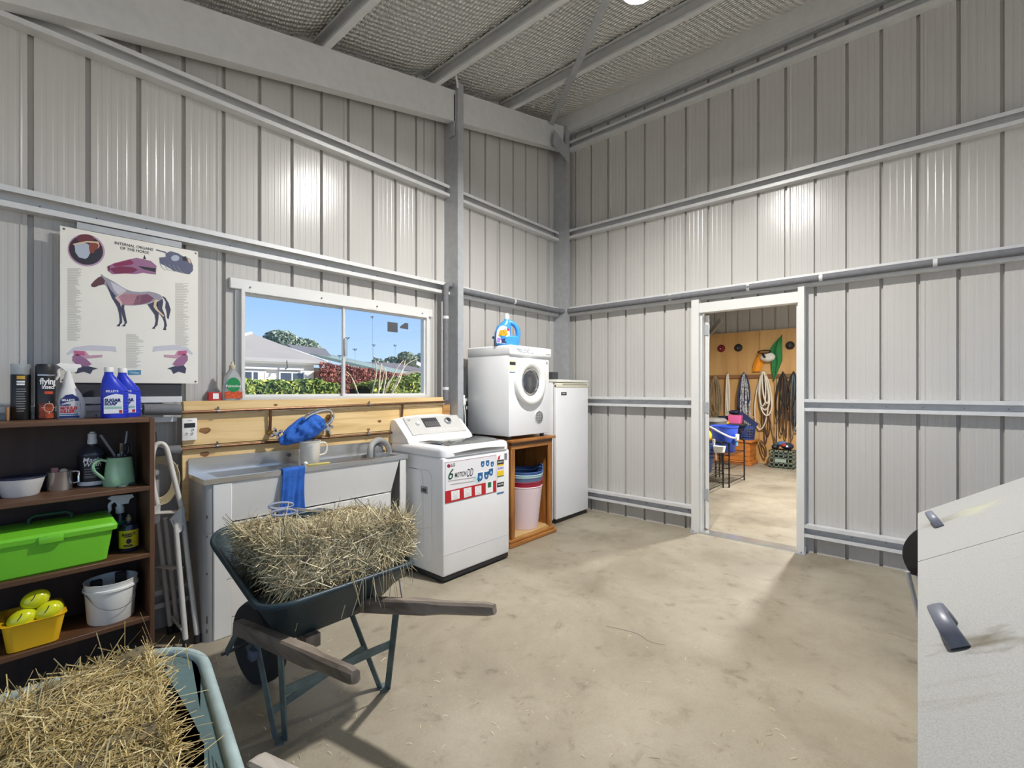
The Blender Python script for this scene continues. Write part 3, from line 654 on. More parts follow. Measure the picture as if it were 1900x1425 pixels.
for cx, cy in ((425,950),(700,895),(948,860)):
    q = [stk(cx+math.cos(a/16*2*math.pi)*42, cy+math.sin(a/16*2*math.pi)*42) for a in range(16)]; MB().tube([(p[0],FY-.0020,p[1]) for p in q], .0008, 4, closed=True).build('icon_ring', gl, st)
for k in range(3):
    for cx, cy in ((425,1020),(700,965),(948,940)): stk_poly([(cx-55,cy+k*28+9),(cx+55,cy+k*28-9),(cx+55,cy+k*28-3),(cx-55,cy+k*28+15)], gl, 'fine_print', st, 3)
shield = [(-45,-75),(45,-90),(46,10),(30,55),(0,78),(-30,60),(-46,20)]
for i, (cx, cy, sc_) in enumerate(((1062,290,.95),(1187,270,.95),(1305,290,.85),(1003,590,1.35),(1155,560,1.2),(1275,480,1.15))):
    stk_poly([(cx+a*sc_*1.25, cy+b*sc_*1.22) for a, b in shield], white_ink, 'shield_edge', st, 1)
    stk_poly([(cx+a*sc_, cy+b*sc_*.95-6) for a, b in shield], mat('shield_blue', srgb(40,104,160), .4, 0, .4, 90), 'shield', st, 2)
    stk_poly([(cx-16*sc_, cy-20*sc_),(cx+14*sc_,cy-28*sc_),(cx+18*sc_,cy+14*sc_),(cx-10*sc_,cy+22*sc_)], mat('shield_pale', srgb(190,215,235), .5), 'shield_mark', st, 3)
stk_poly([(820,640),(900,560),(990,700),(920,740)], mat('aqua_tint', srgb(190,222,226), .5), 'splash', st, 1)
q = [stk(282+math.cos(a/14*2*math.pi)*38, 312+math.sin(a/14*2*math.pi)*42) for a in range(14)]
MB().prism([(p[0],FY-.0006,p[1]) for p in q], (0,-.0006,0)).build('round_logo', mat('logo_maroon', srgb(150,30,70), .4), st, smooth=False)
text('LG', .030, black_ink, st, 'lettering', face_y(stk(330,300)[0],FY-.001,stk(330,300)[1]), bold=.0008)
text('6', .105, mat('dark_green_ink', srgb(20,84,60), .5), st, 'lettering', face_y(stk(245,520)[0],FY-.001,stk(245,520)[1]-.004), shear=.3, bold=.001)
text('MOTION', .050, black_ink, st, 'lettering', face_y(stk(405,545)[0],FY-.001,stk(385,545)[1]), shear=.25, sx=.56, bold=.0006)
text('DD', .082, black_ink, st, 'lettering', face_y(stk(682,495)[0],FY-.001,stk(682,495)[1]), shear=.28, sx=.50, bold=.0006)
for i, (x, y, w) in enumerate(((265,655,620),(315,735,540))): stk_poly([(x,y),(x+w,y-w*.125),(x+w,y-w*.125+22),(x,y+22)], gl, 'fine_print', st, 1)
def lab(x0, x1, z0, z1, m, name, par, lay=0): return MB().box(x0,x1,FY-.0006*(lay+1),FY-.0006*lay,z0,z1).build(name, m, par, smooth=False)
en = lab(-1.891,-1.814,.668,.80,white_ink,'energy_label',wm)
lab(-1.891,-1.814,.764,.80,black_ink,'black_header',en,1); lab(-1.891,-1.814,.674,.715,yellow_ink,'yellow_band',en,1); lab(-1.891,-1.814,.752,.764,yellow_ink,'yellow_band',en,1); lab(-1.891,-1.814,.668,.674,green_ink,'green_line',en,1)
text('ENERGY', .017, white_ink, en, 'lettering', face_y(-1.852,FY-.0018,.782), 'CENTER'); text('KWH', .027, mat('violet_ink', srgb(130,90,190), .5), en, 'lettering', face_y(-1.852,FY-.0018,.733), 'CENTER', bold=.0006)
wl_ = lab(-1.891,-1.814,.535,.664,white_ink,'water_label',wm); lab(-1.891,-1.814,.588,.623,black_ink,'black_header',wl_,1); lab(-1.891,-1.814,.535,.546,blue_ink,'blue_line',wl_,1)
text('WATER', .018, white_ink, wl_, 'lettering', face_y(-1.852,FY-.0018,.606), 'CENTER')
MB().prism([(-1.886,FY,.805),(-1.862,FY,.803),(-1.860,FY,.822),(-1.852,FY,.838),(-1.876,FY,.828)], (0,-.0006,0)).build('red_flame', red_ink, wm, smooth=False)
lab(-1.806,-1.776,.794,.844,mat('grey_tag', srgb(130,132,134), .5),'grey_tag',wm)
# ================================================================== CABINET, DRYER, FREEZER
oak = wood('orange_oak', srgb(178,120,58), srgb(140,86,36), 2.2, (6,6,1.0), .4)
oak_h = wood('orange_oak_rail', srgb(178,120,58), srgb(140,86,36), 2.2, (1,6,8), .4)
oak_d = wood('dark_ply_back', srgb(104,74,52), srgb(82,56,40), 2, (8,1,1), .55)
ca = thing('timber_cabinet', 'open orange timber cabinet carrying the clothes dryer', 'cabinet', (-1.26,-.35,0))
c0, c1_, cy, cb = -1.55, -.965, -.592, -.09
MB().rbox(c0-.045,c1_+.042,cy-.026,cb,0,.034,.006,2).build('plinth', oak_h, ca)
MB().rbox(c0-.03,c1_+.027,cy-.014,cb,.034,.062,.008,2).build('plinth_moulding', oak_h, ca)
MB().box(c0+.002,c1_-.002,cy+.004,cb,.062,.074).build('floor_board', wood('cabinet_floor', srgb(196,164,112), srgb(176,140,90), 2, (1,8,1)), ca, smooth=False)
for a, b in ((c0,c0+.018),(c1_-.018,c1_)): MB().box(a,b,cy+.02,cb,.062,.885).build('side_panel', oak, ca, smooth=False)
MB().box(c0+.018,c1_-.018,cb-.012,cb,.074,.885).build('back_panel', oak_d, ca, smooth=False)
for a, b in ((c0,c0+.05),(c1_-.052,c1_)): MB().rbox(a,b,cy,cy+.02,.062,.84,.003,1).build('stile', oak, ca)
MB().rbox(c0,c1_,cy,cy+.02,.832,.868,.003,1).build('top_rail', oak_h, ca)
MB().rbox(c0,c1_,cy-.002,cy+.03,.868,.892,.003,1).build('frieze', oak_d, ca)
MB().rbox(c0-.028,c1_+.03,cy-.024,cb,.892,.918,.008,2).build('top_board', oak_h, ca)
o = MB().prism([(-1.0,-.30,.40),(-1.0,-.13,.40),(-1.0,-.13,.80),(-1.0,-.17,.80)], (-.012,0,0)).build('leaning_board', oak, None, smooth=False); tag(o, 'offcut timber board leaning inside the open cabinet', 'board')
def tub(cx, cy_, z0, h, r0, r1, m, label, grp, handles=True):
    t = thing('flexible_tub', label, 'tub', (cx,cy_,z0), grp); n = 40; prof = [(0,.004)]
    mb = MB(); rings = 14; rows = []
    for i in range(rings+1):
        q = i/rings; r = r0+(r1-r0)*q + .0012*(i % 2); row = []
        for k in range(n):
            a = 2*math.pi*k/n; lift = 0
            if handles and i == rings: lift = .05*max(0, abs(math.cos(a+.5))**10)
            row.append((cx+math.cos(a)*r, cy_+math.sin(a)*r, z0+.002+h*q+lift))
        rows.append(row)
    inner = [[(cx+(p[0]-cx)*.97, cy_+(p[1]-cy_)*.97, p[2]-.001) for p in rows[-1]], [(cx+math.cos(2*math.pi*k/n)*r0*.95, cy_+math.sin(2*math.pi*k/n)*r0*.95, z0+.012) for k in range(n)]]
    mb.loft(rows+inner); mb.build('tub_wall', m, t, ang=60)
    lip = [(cx+(p[0]-cx)*.985, cy_+(p[1]-cy_)*.985, p[2]) for p in rows[-1]]
    MB().tube(lip, .006, 6, closed=True).build('rolled_rim', m, t)
    return t
tc = (-1.185,-.42)
tub(tc[0],tc[1],.074,.385,.135,.176,mat('pink_tub', srgb(226,206,208), .5),'pale pink ribbed tub at the bottom of the nested stack','tubs nested in the cabinet', False)
tub(tc[0],tc[1],.145,.36,.135,.178,mat('crimson_tub', srgb(158,30,58), .45),'crimson tub nested just above the pale pink one','tubs nested in the cabinet')
tub(tc[0],tc[1],.185,.36,.135,.180,mat('slate_blue_tub', srgb(96,112,142), .45),'slate blue tub nested on top of the crimson one','tubs nested in the cabinet')
tub(tc[0],tc[1],.210,.36,.135,.182,mat('aqua_tub', srgb(176,208,206), .45),'pale aqua tub second from the top of the nested stack','tubs nested in the cabinet')
tub(tc[0],tc[1],.235,.36,.135,.184,mat('blue_tub', srgb(60,92,150), .45),'blue tub at the top of the nested stack','tubs nested in the cabinet')
# dryer
dx0, dx1, dy0, dy1, dz0, dz1 = -1.585, -1.018, -.596, -.085, .948, 1.732
dr = thing('clothes_dryer', 'white front loading clothes dryer on the timber cabinet', 'dryer', ((dx0+dx1)/2,-.34,.918))
MB().rbox(dx0,dx1,dy0,dy1,dz0,1.655,.008,2).build('cabinet', white_m, dr)
MB().rbox(dx0-.004,dx1+.012,dy0-.020,dy1,1.645,dz1,.014,3).build('control_fascia', white_m, dr)
for x in (dx0+.05,dx1-.05):
    for y in (dy0+.05,dy1-.05): MB().cyl((x,y,.918),(x,y,.95),.02,n=12).build('foot', dark_m, dr)
dc = (-1.315, dy0, 1.418)
door = MB().lathe([(.208,0),(.210,.018),(.203,.034),(.188,.042),(.160,.040),(.140,.034),(.126,.022),(.122,.010),(.0,.008)], dc, 44, ax=(0,-1,0)).build('door', wplast, dr, ang=50)
MB().lathe([(.120,.006),(.120,.022),(.113,.024),(.110,.016)], dc, 40, ax=(0,-1,0)).build('door_ring', chrome, door)
MB().lathe([(.112,.012),(.09,.024),(.05,.03),(0,.032)], dc, 36, ax=(0,-1,0)).build('porthole_glass', mat('dark_porthole', srgb(74,76,80), .12, .2, .3, 5, coat=.8), door)
vt = MB().lathe([(.060,0),(.060,.004),(.056,.006),(0,.006)], (-1.176,dy0,1.102), 28, ax=(0,-1,0)).build('vent', mat('pale_vent', srgb(206,206,202), .5), dr)
for k in range(11):
    z = 1.102-.05+k*.01; hw = math.sqrt(max(0,.054**2-(z-1.102)**2))
    for a, b in ((-hw,-.02),(-.016,.016),(.02,hw)):
        if b-a > .006: MB().box(-1.176+a,-1.176+b,dy0-.0075,dy0-.005,z-.0025,z+.0025).build('vent_slot', darkm2, vt, smooth=False)
el = MB().box(-1.578,-1.498,dy0-.0015,dy0-.0002,1.495,1.612).build('energy_label', mat('cream_label', srgb(222,214,190), .5), dr, smooth=False)
MB().box(-1.576,-1.50,dy0-.0022,dy0-.001,1.560,1.588).build('black_header', black_ink, el, smooth=False)
MB().box(-1.578,-1.498,dy0-.0022,dy0-.001,1.495,1.501).build('blue_line', blue_ink, el, smooth=False)
MB().box(-1.045-.02,-1.045,dy0-.0012,dy0-.0002,1.585,1.61).build('grey_mark', grey_ink, dr, smooth=False)
gy = dy0-.0212
for x, z, r_ in ((-1.498,1.70,.008),(-1.478,1.692,.012),(-1.452,1.688,.013),(-1.405,1.70,.010),(-1.375,1.688,.011),(-1.345,1.70,.009)):
    MB().tube([(x+math.cos(a/10*6.283)*r_, gy, z+math.sin(a/10*6.283)*r_) for a in range(10)], .0014, 5, closed=True).build('icon_ring', mat('icon_blue', srgb(70,100,130), .5), dr)
for x in (-1.43,-1.36,-1.31): MB().box(x,x+.035,gy-.0006,gy+.0004,1.672,1.676).build('fine_print', grey_ink, dr, smooth=False)
MB().box(-1.09,-1.03,gy-.0006,gy+.0004,1.674,1.679).build('fine_print', grey_ink, dr, smooth=False)
# detergent bottle on dryer
bm_ = mat('blue_bottle', srgb(64,150,226), .3, 0, .04, 5, coat=.3)
bxx, byy, bz = -1.50, -.50, dz1
def det_ring(z, hw, hd, off=0): return [(bxx+off+math.cos(a)*hw*(1 if True else 1), byy+math.sin(a)*hd, z) for a in [2*math.pi*k/28 for k in range(28)]]
t = thing('detergent_bottle', 'large blue laundry detergent bottle with handle on the dryer', 'bottle', (bxx,byy,bz))
M_ = Matrix.Translation((bxx,byy,bz)) @ Matrix.Rotation(rad(-38),4,'Z') @ Matrix.Translation((-bxx,-byy,-bz))
mb = MB(); mb.loft([det_ring(bz,.098,.045),det_ring(bz+.01,.108,.05),det_ring(bz+.06,.113,.052),det_ring(bz+.075,.113,.052)], True, False)
# body with handle hole: left mass and right handle
left = [det_ring(bz+.075,.072,.050,-.041),det_ring(bz+.11,.073,.050,-.040),det_ring(bz+.165,.064,.048,-.030),det_ring(bz+.20,.045,.040,-.012),det_ring(bz+.222,.026,.026,-.004),det_ring(bz+.235,.022,.022,-.004)]
mb.loft(left)
mb.tube(smooth_path([(bxx+.088,byy,bz+.05),(bxx+.097,byy,bz+.10),(bxx+.090,byy,bz+.15),(bxx+.062,byy,bz+.19),(bxx+.02,byy,bz+.208),(bxx-.01,byy,bz+.20)],5), .021, 10)
mb.loft([det_ring(bz+.06,.113,.052),det_ring(bz+.078,.106,.048),det_ring(bz+.09,.085,.035)])
mb.xf(M_); mb.build('bottle_body', bm_, t, ang=60)
MB().lathe([(.023,0),(.023,.03),(.016,.034),(.013,.052),(0,.054)], (bxx-.004,byy,bz+.233), 18).xf(M_).build('cap', wplast, t)
def dl(pts, m, name, lay):
    mb = MB(); q = []
    for a, z in pts:
        x = bxx-.041+a; dd = .0505*math.sqrt(max(.05, 1-((a)/.085)**2)); q.append((x, byy-dd-.001-.0008*lay, bz+z))
    mb.prism(q, (0,-.0006,0)); mb.xf(M_); return mb.build(name, m, t, smooth=False)
L = dl([(-.058,.02),(-.03,.018),(.0,.017),(.03,.018),(.058,.02),(.06,.07),(.055,.12),(.03,.16),(0,.172),(-.03,.165),(-.055,.13),(-.062,.07)], white_ink, 'label', 0)
dl([(-.045,.085),(0,.083),(.035,.088),(.038,.125),(0,.138),(-.035,.125)], yellow_ink, 'label_yellow', 1)
dl([(-.02,.022),(.02,.022),(.05,.026),(.05,.05),(.02,.062),(-.015,.055)], mat('navy_ink', srgb(20,40,90), .5), 'label_navy', 1)
dl([(-.056,.025),(-.03,.024),(-.025,.06),(-.052,.07)], mat('lilac_ink', srgb(170,130,220), .5), 'label_lilac', 1)
dl([(.03,.13),(.05,.125),(.048,.145),(.03,.155)], red_ink, 'label_red', 1)
text('COLD', .026, mat('orange_ink', srgb(220,150,20), .5), t, 'lettering', M_ @ face_y(bxx-.075,byy-.056,bz+.122), bold=.0008, sx=.9); text('POWER', .022, mat('orange_ink', srgb(220,150,20), .5), t, 'lettering', M_ @ face_y(bxx-.078,byy-.056,bz+.100), bold=.0008, sx=.9)
o = MB().rbox(-1.36,-1.24,-.30,-.20,dz1,dz1+.11,.006,2).rbox(-1.37,-1.23,-.31,-.19,dz1+.095,dz1+.118,.004,1).build('storage_box', darkm2, None); tag(o, 'dark grey lidded box behind the detergent bottle', 'box')
# freezer
fz = thing('upright_freezer', 'tall narrow white upright freezer in the corner', 'freezer', (-.44,-.32,0))
fx0, fx1, fy0, fy1 = -.735, -.145, -.475, -.19
MB().rbox(fx0,fx1,fy0+.05,fy1,.03,1.425,.006,2).build('cabinet', white_m, fz)
fd = MB().rbox(fx0,fx1,fy0,fy0+.044,.045,1.405,.010,3).build('door', white_m, fz)
cream = mat('cream_plastic', srgb(226,220,198), .4)
MB().rbox(fx0-.002,fx1+.002,fy0-.004,fy1,1.425,1.452,.006,2).build('top_lid', mat('offwhite_top', srgb(232,230,220), .4), fz)
MB().rbox(fx0,fx1,fy0-.004,fy0+.03,1.37,1.418,.005,2).build('handle_strip', cream, fd)
MB().rbox(fx0+.10,fx1-.03,fy0-.008,fy0,1.398,1.412,.003,1).build('grip_recess', mat('grip_shadow', srgb(176,170,150), .5), fd)  # shade of the grip put into the colour of a raised strip
MB().box(fx0+.08,fx0+.175,fy0-.0012,fy0-.0002,1.292,1.325).build('black_label', black_ink, fd, smooth=False)
text('ENERGY', .016, white_ink, fd, 'lettering', face_y(fx0+.128,fy0-.002,1.309), 'CENTER')
MB().rbox(fx0+.01,fx1-.01,fy0+.02,fy1,.0,.045,.004,1).build('plinth', dark_m, fz)
MB().rbox(fx0+.12,fx0+.2,-.34,-.25,1.452,1.51,.004,1).build('hinge_cover', darkm2, fz)
o = MB().rbox(-.70,-.60,-.40,-.28,1.452,1.53,.006,2).build('power_board', darkm2, None); tag(o, 'small dark box standing on top of the freezer', 'box')
# power point with lead
t = thing('power_point', 'white plug and socket on dark panel beside the dryer', 'socket', (-1.66,-.09,1.2))
MB().box(-1.70,-1.60,-.084,-.076,.60,1.56).build('backing_panel', mat('dark_panel', srgb(60,62,68), .6), t, smooth=False)
MB().rbox(-1.69,-1.625,-.098,-.084,1.20,1.30,.004,1).build('socket_plate', wplast, t)
MB().rbox(-1.675,-1.64,-.125,-.098,1.21,1.27,.006,2).build('plug', wplast, t)
MB().tube(smooth_path([(-1.657,-.118,1.21),(-1.655,-.13,1.10),(-1.65,-.125,.95),(-1.65,-.12,.70)],5), .0045, 6).build('power_lead', wplast, t)
# dish soap + red box on the timber ledge
MBX = -3.545
t = thing('dish_soap_bottle', 'clear dish soap bottle with green label on the window ledge', 'bottle', (MBX,-.099,1.285))
clr = mat('clear_plastic', srgb(222,226,226), .12, 0, trans=.75)
def bot_ring(z, hw, hd, n=20): return [(MBX+math.cos(2*math.pi*k/n)*hw, -.099+math.sin(2*math.pi*k/n)*hd, 1.285+z) for k in range(n)]
MB().loft([bot_ring(0,.050,.018),bot_ring(.01,.058,.019),bot_ring(.06,.056,.019),bot_ring(.10,.050,.018),bot_ring(.135,.050,.018),bot_ring(.16,.038,.017),bot_ring(.178,.022,.014),bot_ring(.19,.018,.013)]).build('bottle_body', clr, t)
MB().lathe([(.017,0),(.017,.02),(.009,.028),(.007,.045),(0,.046)], (MBX,-.099,1.285+.19), 14).build('cap', mat('tan_cap', srgb(186,176,150), .5), t)
MB().prism([(MBX+a,-.1195,1.285+z) for a, z in ((-.046,.012),(.046,.012),(.05,.05),(.0,.06),(-.05,.05))], (0,-.0008,0)).build('label_orange', mat('tomato_print', srgb(206,84,40), .5, 0, .5, 60), t, smooth=False)
MB().prism([(MBX+math.cos(a/14*6.283)*.038,-.1200,1.285+.094+math.sin(a/14*6.283)*.044) for a in range(14)], (0,-.0008,0)).build('label_green', mat('leaf_green', srgb(20,130,70), .5), t, smooth=False)
text('Palmolive', .022, white_ink, t, 'lettering', face_y(MBX,-.1215,1.285+.086), 'CENTER')
o = thing('small_red_box', 'small red carton lying beside the dish soap', 'box', (-3.64,-.098,1.285)); MB().rbox(-3.675,-3.605,-.112,-.080,1.285,1.335,.003,1).build('carton', mat('red_carton', srgb(180,36,40), .5), o)
MB().box(-3.652,-3.622,-.1135,-.1115,1.295,1.328).build('white_panel', white_ink, o, smooth=False)
# ================================================================== BOOKSHELF AND WHAT STANDS ON IT
walnut = wood('walnut_veneer', srgb(106,74,50), srgb(78,52,34), 1.5, (1,7,7), .5)
walnut_v = wood('walnut_side', srgb(104,72,48), srgb(80,54,36), 1.5, (7,7,1), .5)
wdark = wood('walnut_back', srgb(66,48,38), srgb(54,38,30), 1.5, (7,1,1), .6)
bs = thing('bookshelf', 'dark walnut open bookshelf against the corrugated wall', 'bookshelf', (-4.42,-.24,0))
X0, X1, YF, YB = -4.93, -3.985, -.385, -.082
for a, b in ((X0,X0+.02),(X1-.02,X1)): MB().rbox(a,b,YF,YB,0,1.212,.002,1).build('side_panel', walnut_v, bs)
MB().box(X0+.02,X1-.02,YB-.008,YB,.0,1.19).build('back_panel', wdark, bs, smooth=False)
for z in (1.212,.876,.546,.236): MB().rbox(X0+.02,X1-.02 if z < 1.2 else X1-.0205,YF,YB-.009,z-.022,z,.002,1).build('shelf', walnut, bs)
T = 1.212
def can(x, y, z, r, h, m, label, capm, capk, name='spray_can'):
    t = thing(name, label, 'spray can', (x,y,z)); MB().lathe([(r*.94,0),(r,.006),(r,h*.80),(r*.95,h*.815),(r*.6,h*.83)], (x,y,z), 28).build('can', m, t)
    MB().lathe(capk, (x,y,z), 24).build('cap', capm, t); return t
h = .255; r = .0335
blk = mat('black_can', (.016,.016,.018), .3, .2)
t = can(-4.435,-.16,T,r,h,blk,'black degreaser spray can with clear cap at the left end of shelf top',clr,[(r*.98,h*.8),(r*.98,h),(r*.9,h),(r*.9,h*.82)])
MB().lathe([(.015,h*.82),(.015,h*.93),(.010,h*.96),(0,h*.96)], (-4.435,-.16,T), 14).build('nozzle', wplast, t)
def on_cyl(x, y, z, r, a0, a1, z0, z1, m, name, par, lay=1, n=8):
    mb = MB(); rr_ = r+.0005*lay
    for k in range(n+1):
        a = rad(a0+(a1-a0)*k/n); mb.v.append(V(x+math.cos(a)*rr_, y+math.sin(a)*rr_, z+z0)); mb.v.append(V(x+math.cos(a)*rr_, y+math.sin(a)*rr_, z+z1))
    for k in range(n): mb.f.append([2*k, 2*k+2, 2*k+3, 2*k+1])
    return mb.build(name, m, par)
def lines_cyl(x, y, z, r, a0, a1, zs, hh, m, par, lay=2, name='fine_print'):
    mb = MB()
    for i, z0 in enumerate(zs):
        rr_ = r+.0005*lay; e = a1-(a1-a0)*RN.random()*.25
        for k in range(5):
            a, b = rad(a0+(e-a0)*k/5), rad(a0+(e-a0)*(k+1)/5); mb.add([(x+math.cos(q)*rr_, y+math.sin(q)*rr_, z+w) for q, w in ((a,z0),(b,z0),(b,z0+hh),(a,z0+hh))], [(0,1,2,3)])
    return mb.build(name, m, par, smooth=False)
gold = mat('gold_ink', srgb(200,160,60), .5)
on_cyl(-4.435,-.16,T,r,245,290,.185,.20,gold,'gold_badge',t); lines_cyl(-4.435,-.16,T,r,245,295,(.17,.158),.008,white_ink,t); lines_cyl(-4.435,-.16,T,r,242,298,[.04+.011*k for k in range(10)],.003,grey_ink,t)
h = .258; x, y = -4.357,-.18
t = can(x,y,T,.0345,h,blk,'black and orange flying insect spray can with black cap',dark_m,[(.034,h*.80),(.0345,h*.81),(.0345,h*.95),(.030,h*.99),(.012,h),(0,h)])
on_cyl(x,y,T,.0345,.0+230,.0+320,.006,.075,mat('flame_print', srgb(190,80,30), .5, 0, .75, 40, col2=srgb(40,14,14)),'flame_print',t)
on_cyl(x,y,T,.0345,262,312,.118,.130,mat('orange_red', srgb(200,70,40), .5),'orange_strip',t); on_cyl(x,y,T,.0345,220,330,.202,.208,mat('silver_trim', srgb(176,178,182)),'silver_ring',t)
def cyl_text(s, size, m, par, x, y, z, r, ang, **k):
    a = rad(ang); n = Vector((math.cos(a), math.sin(a), 0)); rt = Vector((-n.y, n.x, 0)); c = Vector((x,y,z))+n*(r+.0012)
    # lettering wrapped around the can
    ob = text(s, size, m, par, 'lettering', Matrix.Identity(4), 'CENTER', th=.0, **k); me = ob.data; o = ORG[ob]
    for v in me.vertices:
        p = v.co + o; q = a + p.x/r; v.co = Vector((x+math.cos(q)*(r+.0012), y+math.sin(q)*(r+.0012), z+p.y)) - o
    return ob
cyl_text('flying', .040, white_ink, t, x, y, T+.175, .0345, 285, bold=.0012, sx=.72); cyl_text('insect', .026, white_ink, t, x, y, T+.150, .0345, 285, bold=.0006, sx=.75)
mb = MB(); cc = rad(287)
mb.tube([(x+math.cos(cc+math.cos(k/16*6.283)*.5)*.0355, y+math.sin(cc+math.cos(k/16*6.283)*.5)*.0355, T+.055+math.sin(k/16*6.283)*.02) for k in range(16)], .0008, 4, closed=True)
for dx_, dz_ in ((-.75,0),(.75,0),(0,.03),(0,-.03)): mb.tube([(x+math.cos(cc+dx_*.55)*.0356,y+math.sin(cc+dx_*.55)*.0356,T+.055+dz_*.6),(x+math.cos(cc+dx_)*.0356,y+math.sin(cc+dx_)*.0356,T+.055+dz_)], .0008, 4)
mb.build('target_mark', white_ink, t)
o = MB().rbox(-4.482,-4.473,-.22,-.12,T,T+.06,.002,1).build('brown_card', mat('kraft_card', srgb(176,130,84), .7), None); tag(o, 'small brown cardboard piece behind the degreaser can', 'card')
def trigger(par, x, y, z, s, m, rot=0.0):
    M = Matrix.Translation((x,y,z)) @ Matrix.Rotation(rot,4,'Z') @ Matrix.Diagonal((s,s,s,1))
    mb = MB(); mb.cyl((0,0,0),(0,0,.03),.016,n=14).cyl((0,0,.03),(0,0,.045),.012,n=12)
    mb.loft([[( -.010,-.010,.04),( .030,-.010,.04),( .030,.010,.04),(-.010,.010,.04)],[(-.02,-.012,.055),(.035,-.012,.06),(.035,.012,.06),(-.02,.012,.055)],[(-.045,-.010,.075),(.050,-.009,.066),(.050,.009,.066),(-.045,.010,.075)],[(-.03,-.007,.084),(.045,-.007,.080),(.045,.007,.080),(-.03,.007,.084)]])
    mb.xf(M); h = mb.build('trigger_head', m, par, ang=40)
    mb = MB(); mb.tube(smooth_path([(-.02,0,.06),(-.036,0,.045),(-.036,0,.02),(-.046,0,.0)],4), [.007]*9+[.006]*4, 8); mb.xf(M); mb.build('trigger', m, h); return h
# mould killer
x, y = -4.268,-.17; t = thing('spray_bottle', 'white mould killer trigger bottle on the bookshelf top', 'bottle', (x,y,T))
def oval(x, y, z, a, b, n=20): return [(x+math.cos(6.2832*k/n)*a, y+math.sin(6.2832*k/n)*b, z) for k in range(n)]
MB().loft([oval(x,y,T,.048,.026),oval(x,y,T+.008,.052,.028),oval(x,y,T+.08,.051,.028),oval(x-.004,y,T+.12,.040,.026),oval(x-.008,y,T+.155,.024,.020),oval(x-.010,y,T+.185,.018,.018),oval(x-.010,y,T+.195,.017,.017)]).build('bottle_body', wplast, t)
trigger(t, x-.010,y,T+.185,.95,wplast)
def flat(pts, y, m, name, par, lay=1): return MB().prism([(a, y-.0006*lay, b) for a, b in pts], (0,-.0005,0)).build(name, m, par, smooth=False)
yf = y-.0285; navy = mat('deep_navy_ink', srgb(24,40,110), .45)
L = flat([(x-.044,T+.004),(x+.026,T+.004),(x+.030,T+.07),(x+.022,T+.10),(x+.002,T+.117),(x-.022,T+.112),(x-.040,T+.09)], yf, navy, 'label', t)
flat([(x-.043,T+.014),(x+.027,T+.014),(x+.029,T+.085),(x-.01,T+.082),(x-.042,T+.068)], yf, mat('pale_label', srgb(196,200,206), .5), 'label_panel', L, 2)
text('RAPID', .013, navy, L, 'lettering', face_y(x-.040,yf-.003,T+.064), bold=.0004); text('MOULD', .0185, red_ink, L, 'lettering', face_y(x-.040,yf-.003,T+.050), bold=.0008, sx=.9); text('KILLER', .0185, red_ink, L, 'lettering', face_y(x-.040,yf-.003,T+.034), bold=.0008, sx=.9)
text('SELLEYS', .013, white_ink, L, 'lettering', face_y(x-.036,yf-.003,T+.088), bold=.0003)
flat([(x-.041,T+.018),(x+.022,T+.018),(x+.022,T+.023),(x-.041,T+.023)], yf, blue_ink, 'blue_line', L, 3)
# sugar soap x2
sblue = mat('sugar_soap_blue', srgb(30,54,196), .32, 0, .03, 5)
def sugar(x, y, label):
    t = thing('sugar_soap_bottle', label, 'bottle', (x,y,T), 'sugar soap bottles'); R_ = []
    for z, a, off in ((0,.048,0),(.006,.053,0),(.12,.053,0),(.145,.050,-.003),(.185,.032,-.016),(.212,.018,-.022),(.225,.017,-.022)): R_.append(oval(x+off,y,T+z,a,.032 if z < .15 else min(a,.026)))
    MB().loft(R_).build('bottle_body', sblue, t)
    mb = MB()
    for k in range(9): z = T+.02+k*.014; mb.tube([(x+math.cos(rad(q))*.0535,y+math.sin(rad(q))*.0325,z) for q in range(-65,30,12)], .0022, 6)
    mb.build('grip_ribs', sblue, t)
    MB().lathe([(.0185,0),(.0185,.020),(.017,.023),(0,.023)], (x-.022,y,T+.224), 18).build('cap', wplast, t)
    yf = y-.0315; L = flat([(x-.045,T+.022),(x+.027,T+.022),(x+.027,T+.112),(x+.0,T+.118),(x-.03,T+.108),(x-.045,T+.098)], yf, mat('white_label', srgb(226,230,238), .5), 'label', t, 1)
    text('SUGAR', .0205, navy, L, 'lettering', face_y(x-.042,yf-.0028,T+.086), bold=.0008, sx=.92); text('SOAP', .0205, navy, L, 'lettering', face_y(x-.042,yf-.0028,T+.069), bold=.0008, sx=.92)
    flat([(x-.043,T+.045),(x+.022,T+.045),(x+.022,T+.056),(x-.043,T+.056)], yf, mat('soft_green', srgb(150,190,180), .5), 'green_band', L, 2); flat([(x+.012,T+.024),(x+.024,T+.024),(x+.024,T+.038),(x+.012,T+.038)], yf, red_ink, 'red_mark', L, 2)
    text('SELLEYS', .0135, white_ink, t, 'lettering', face_y(x-.038,yf-.002,T+.130), bold=.0003); return t
sugar(-4.120,-.262,'blue sugar soap bottle nearer the front of the shelf top'); sugar(-4.058,-.195,'blue sugar soap bottle half hidden behind the other one')
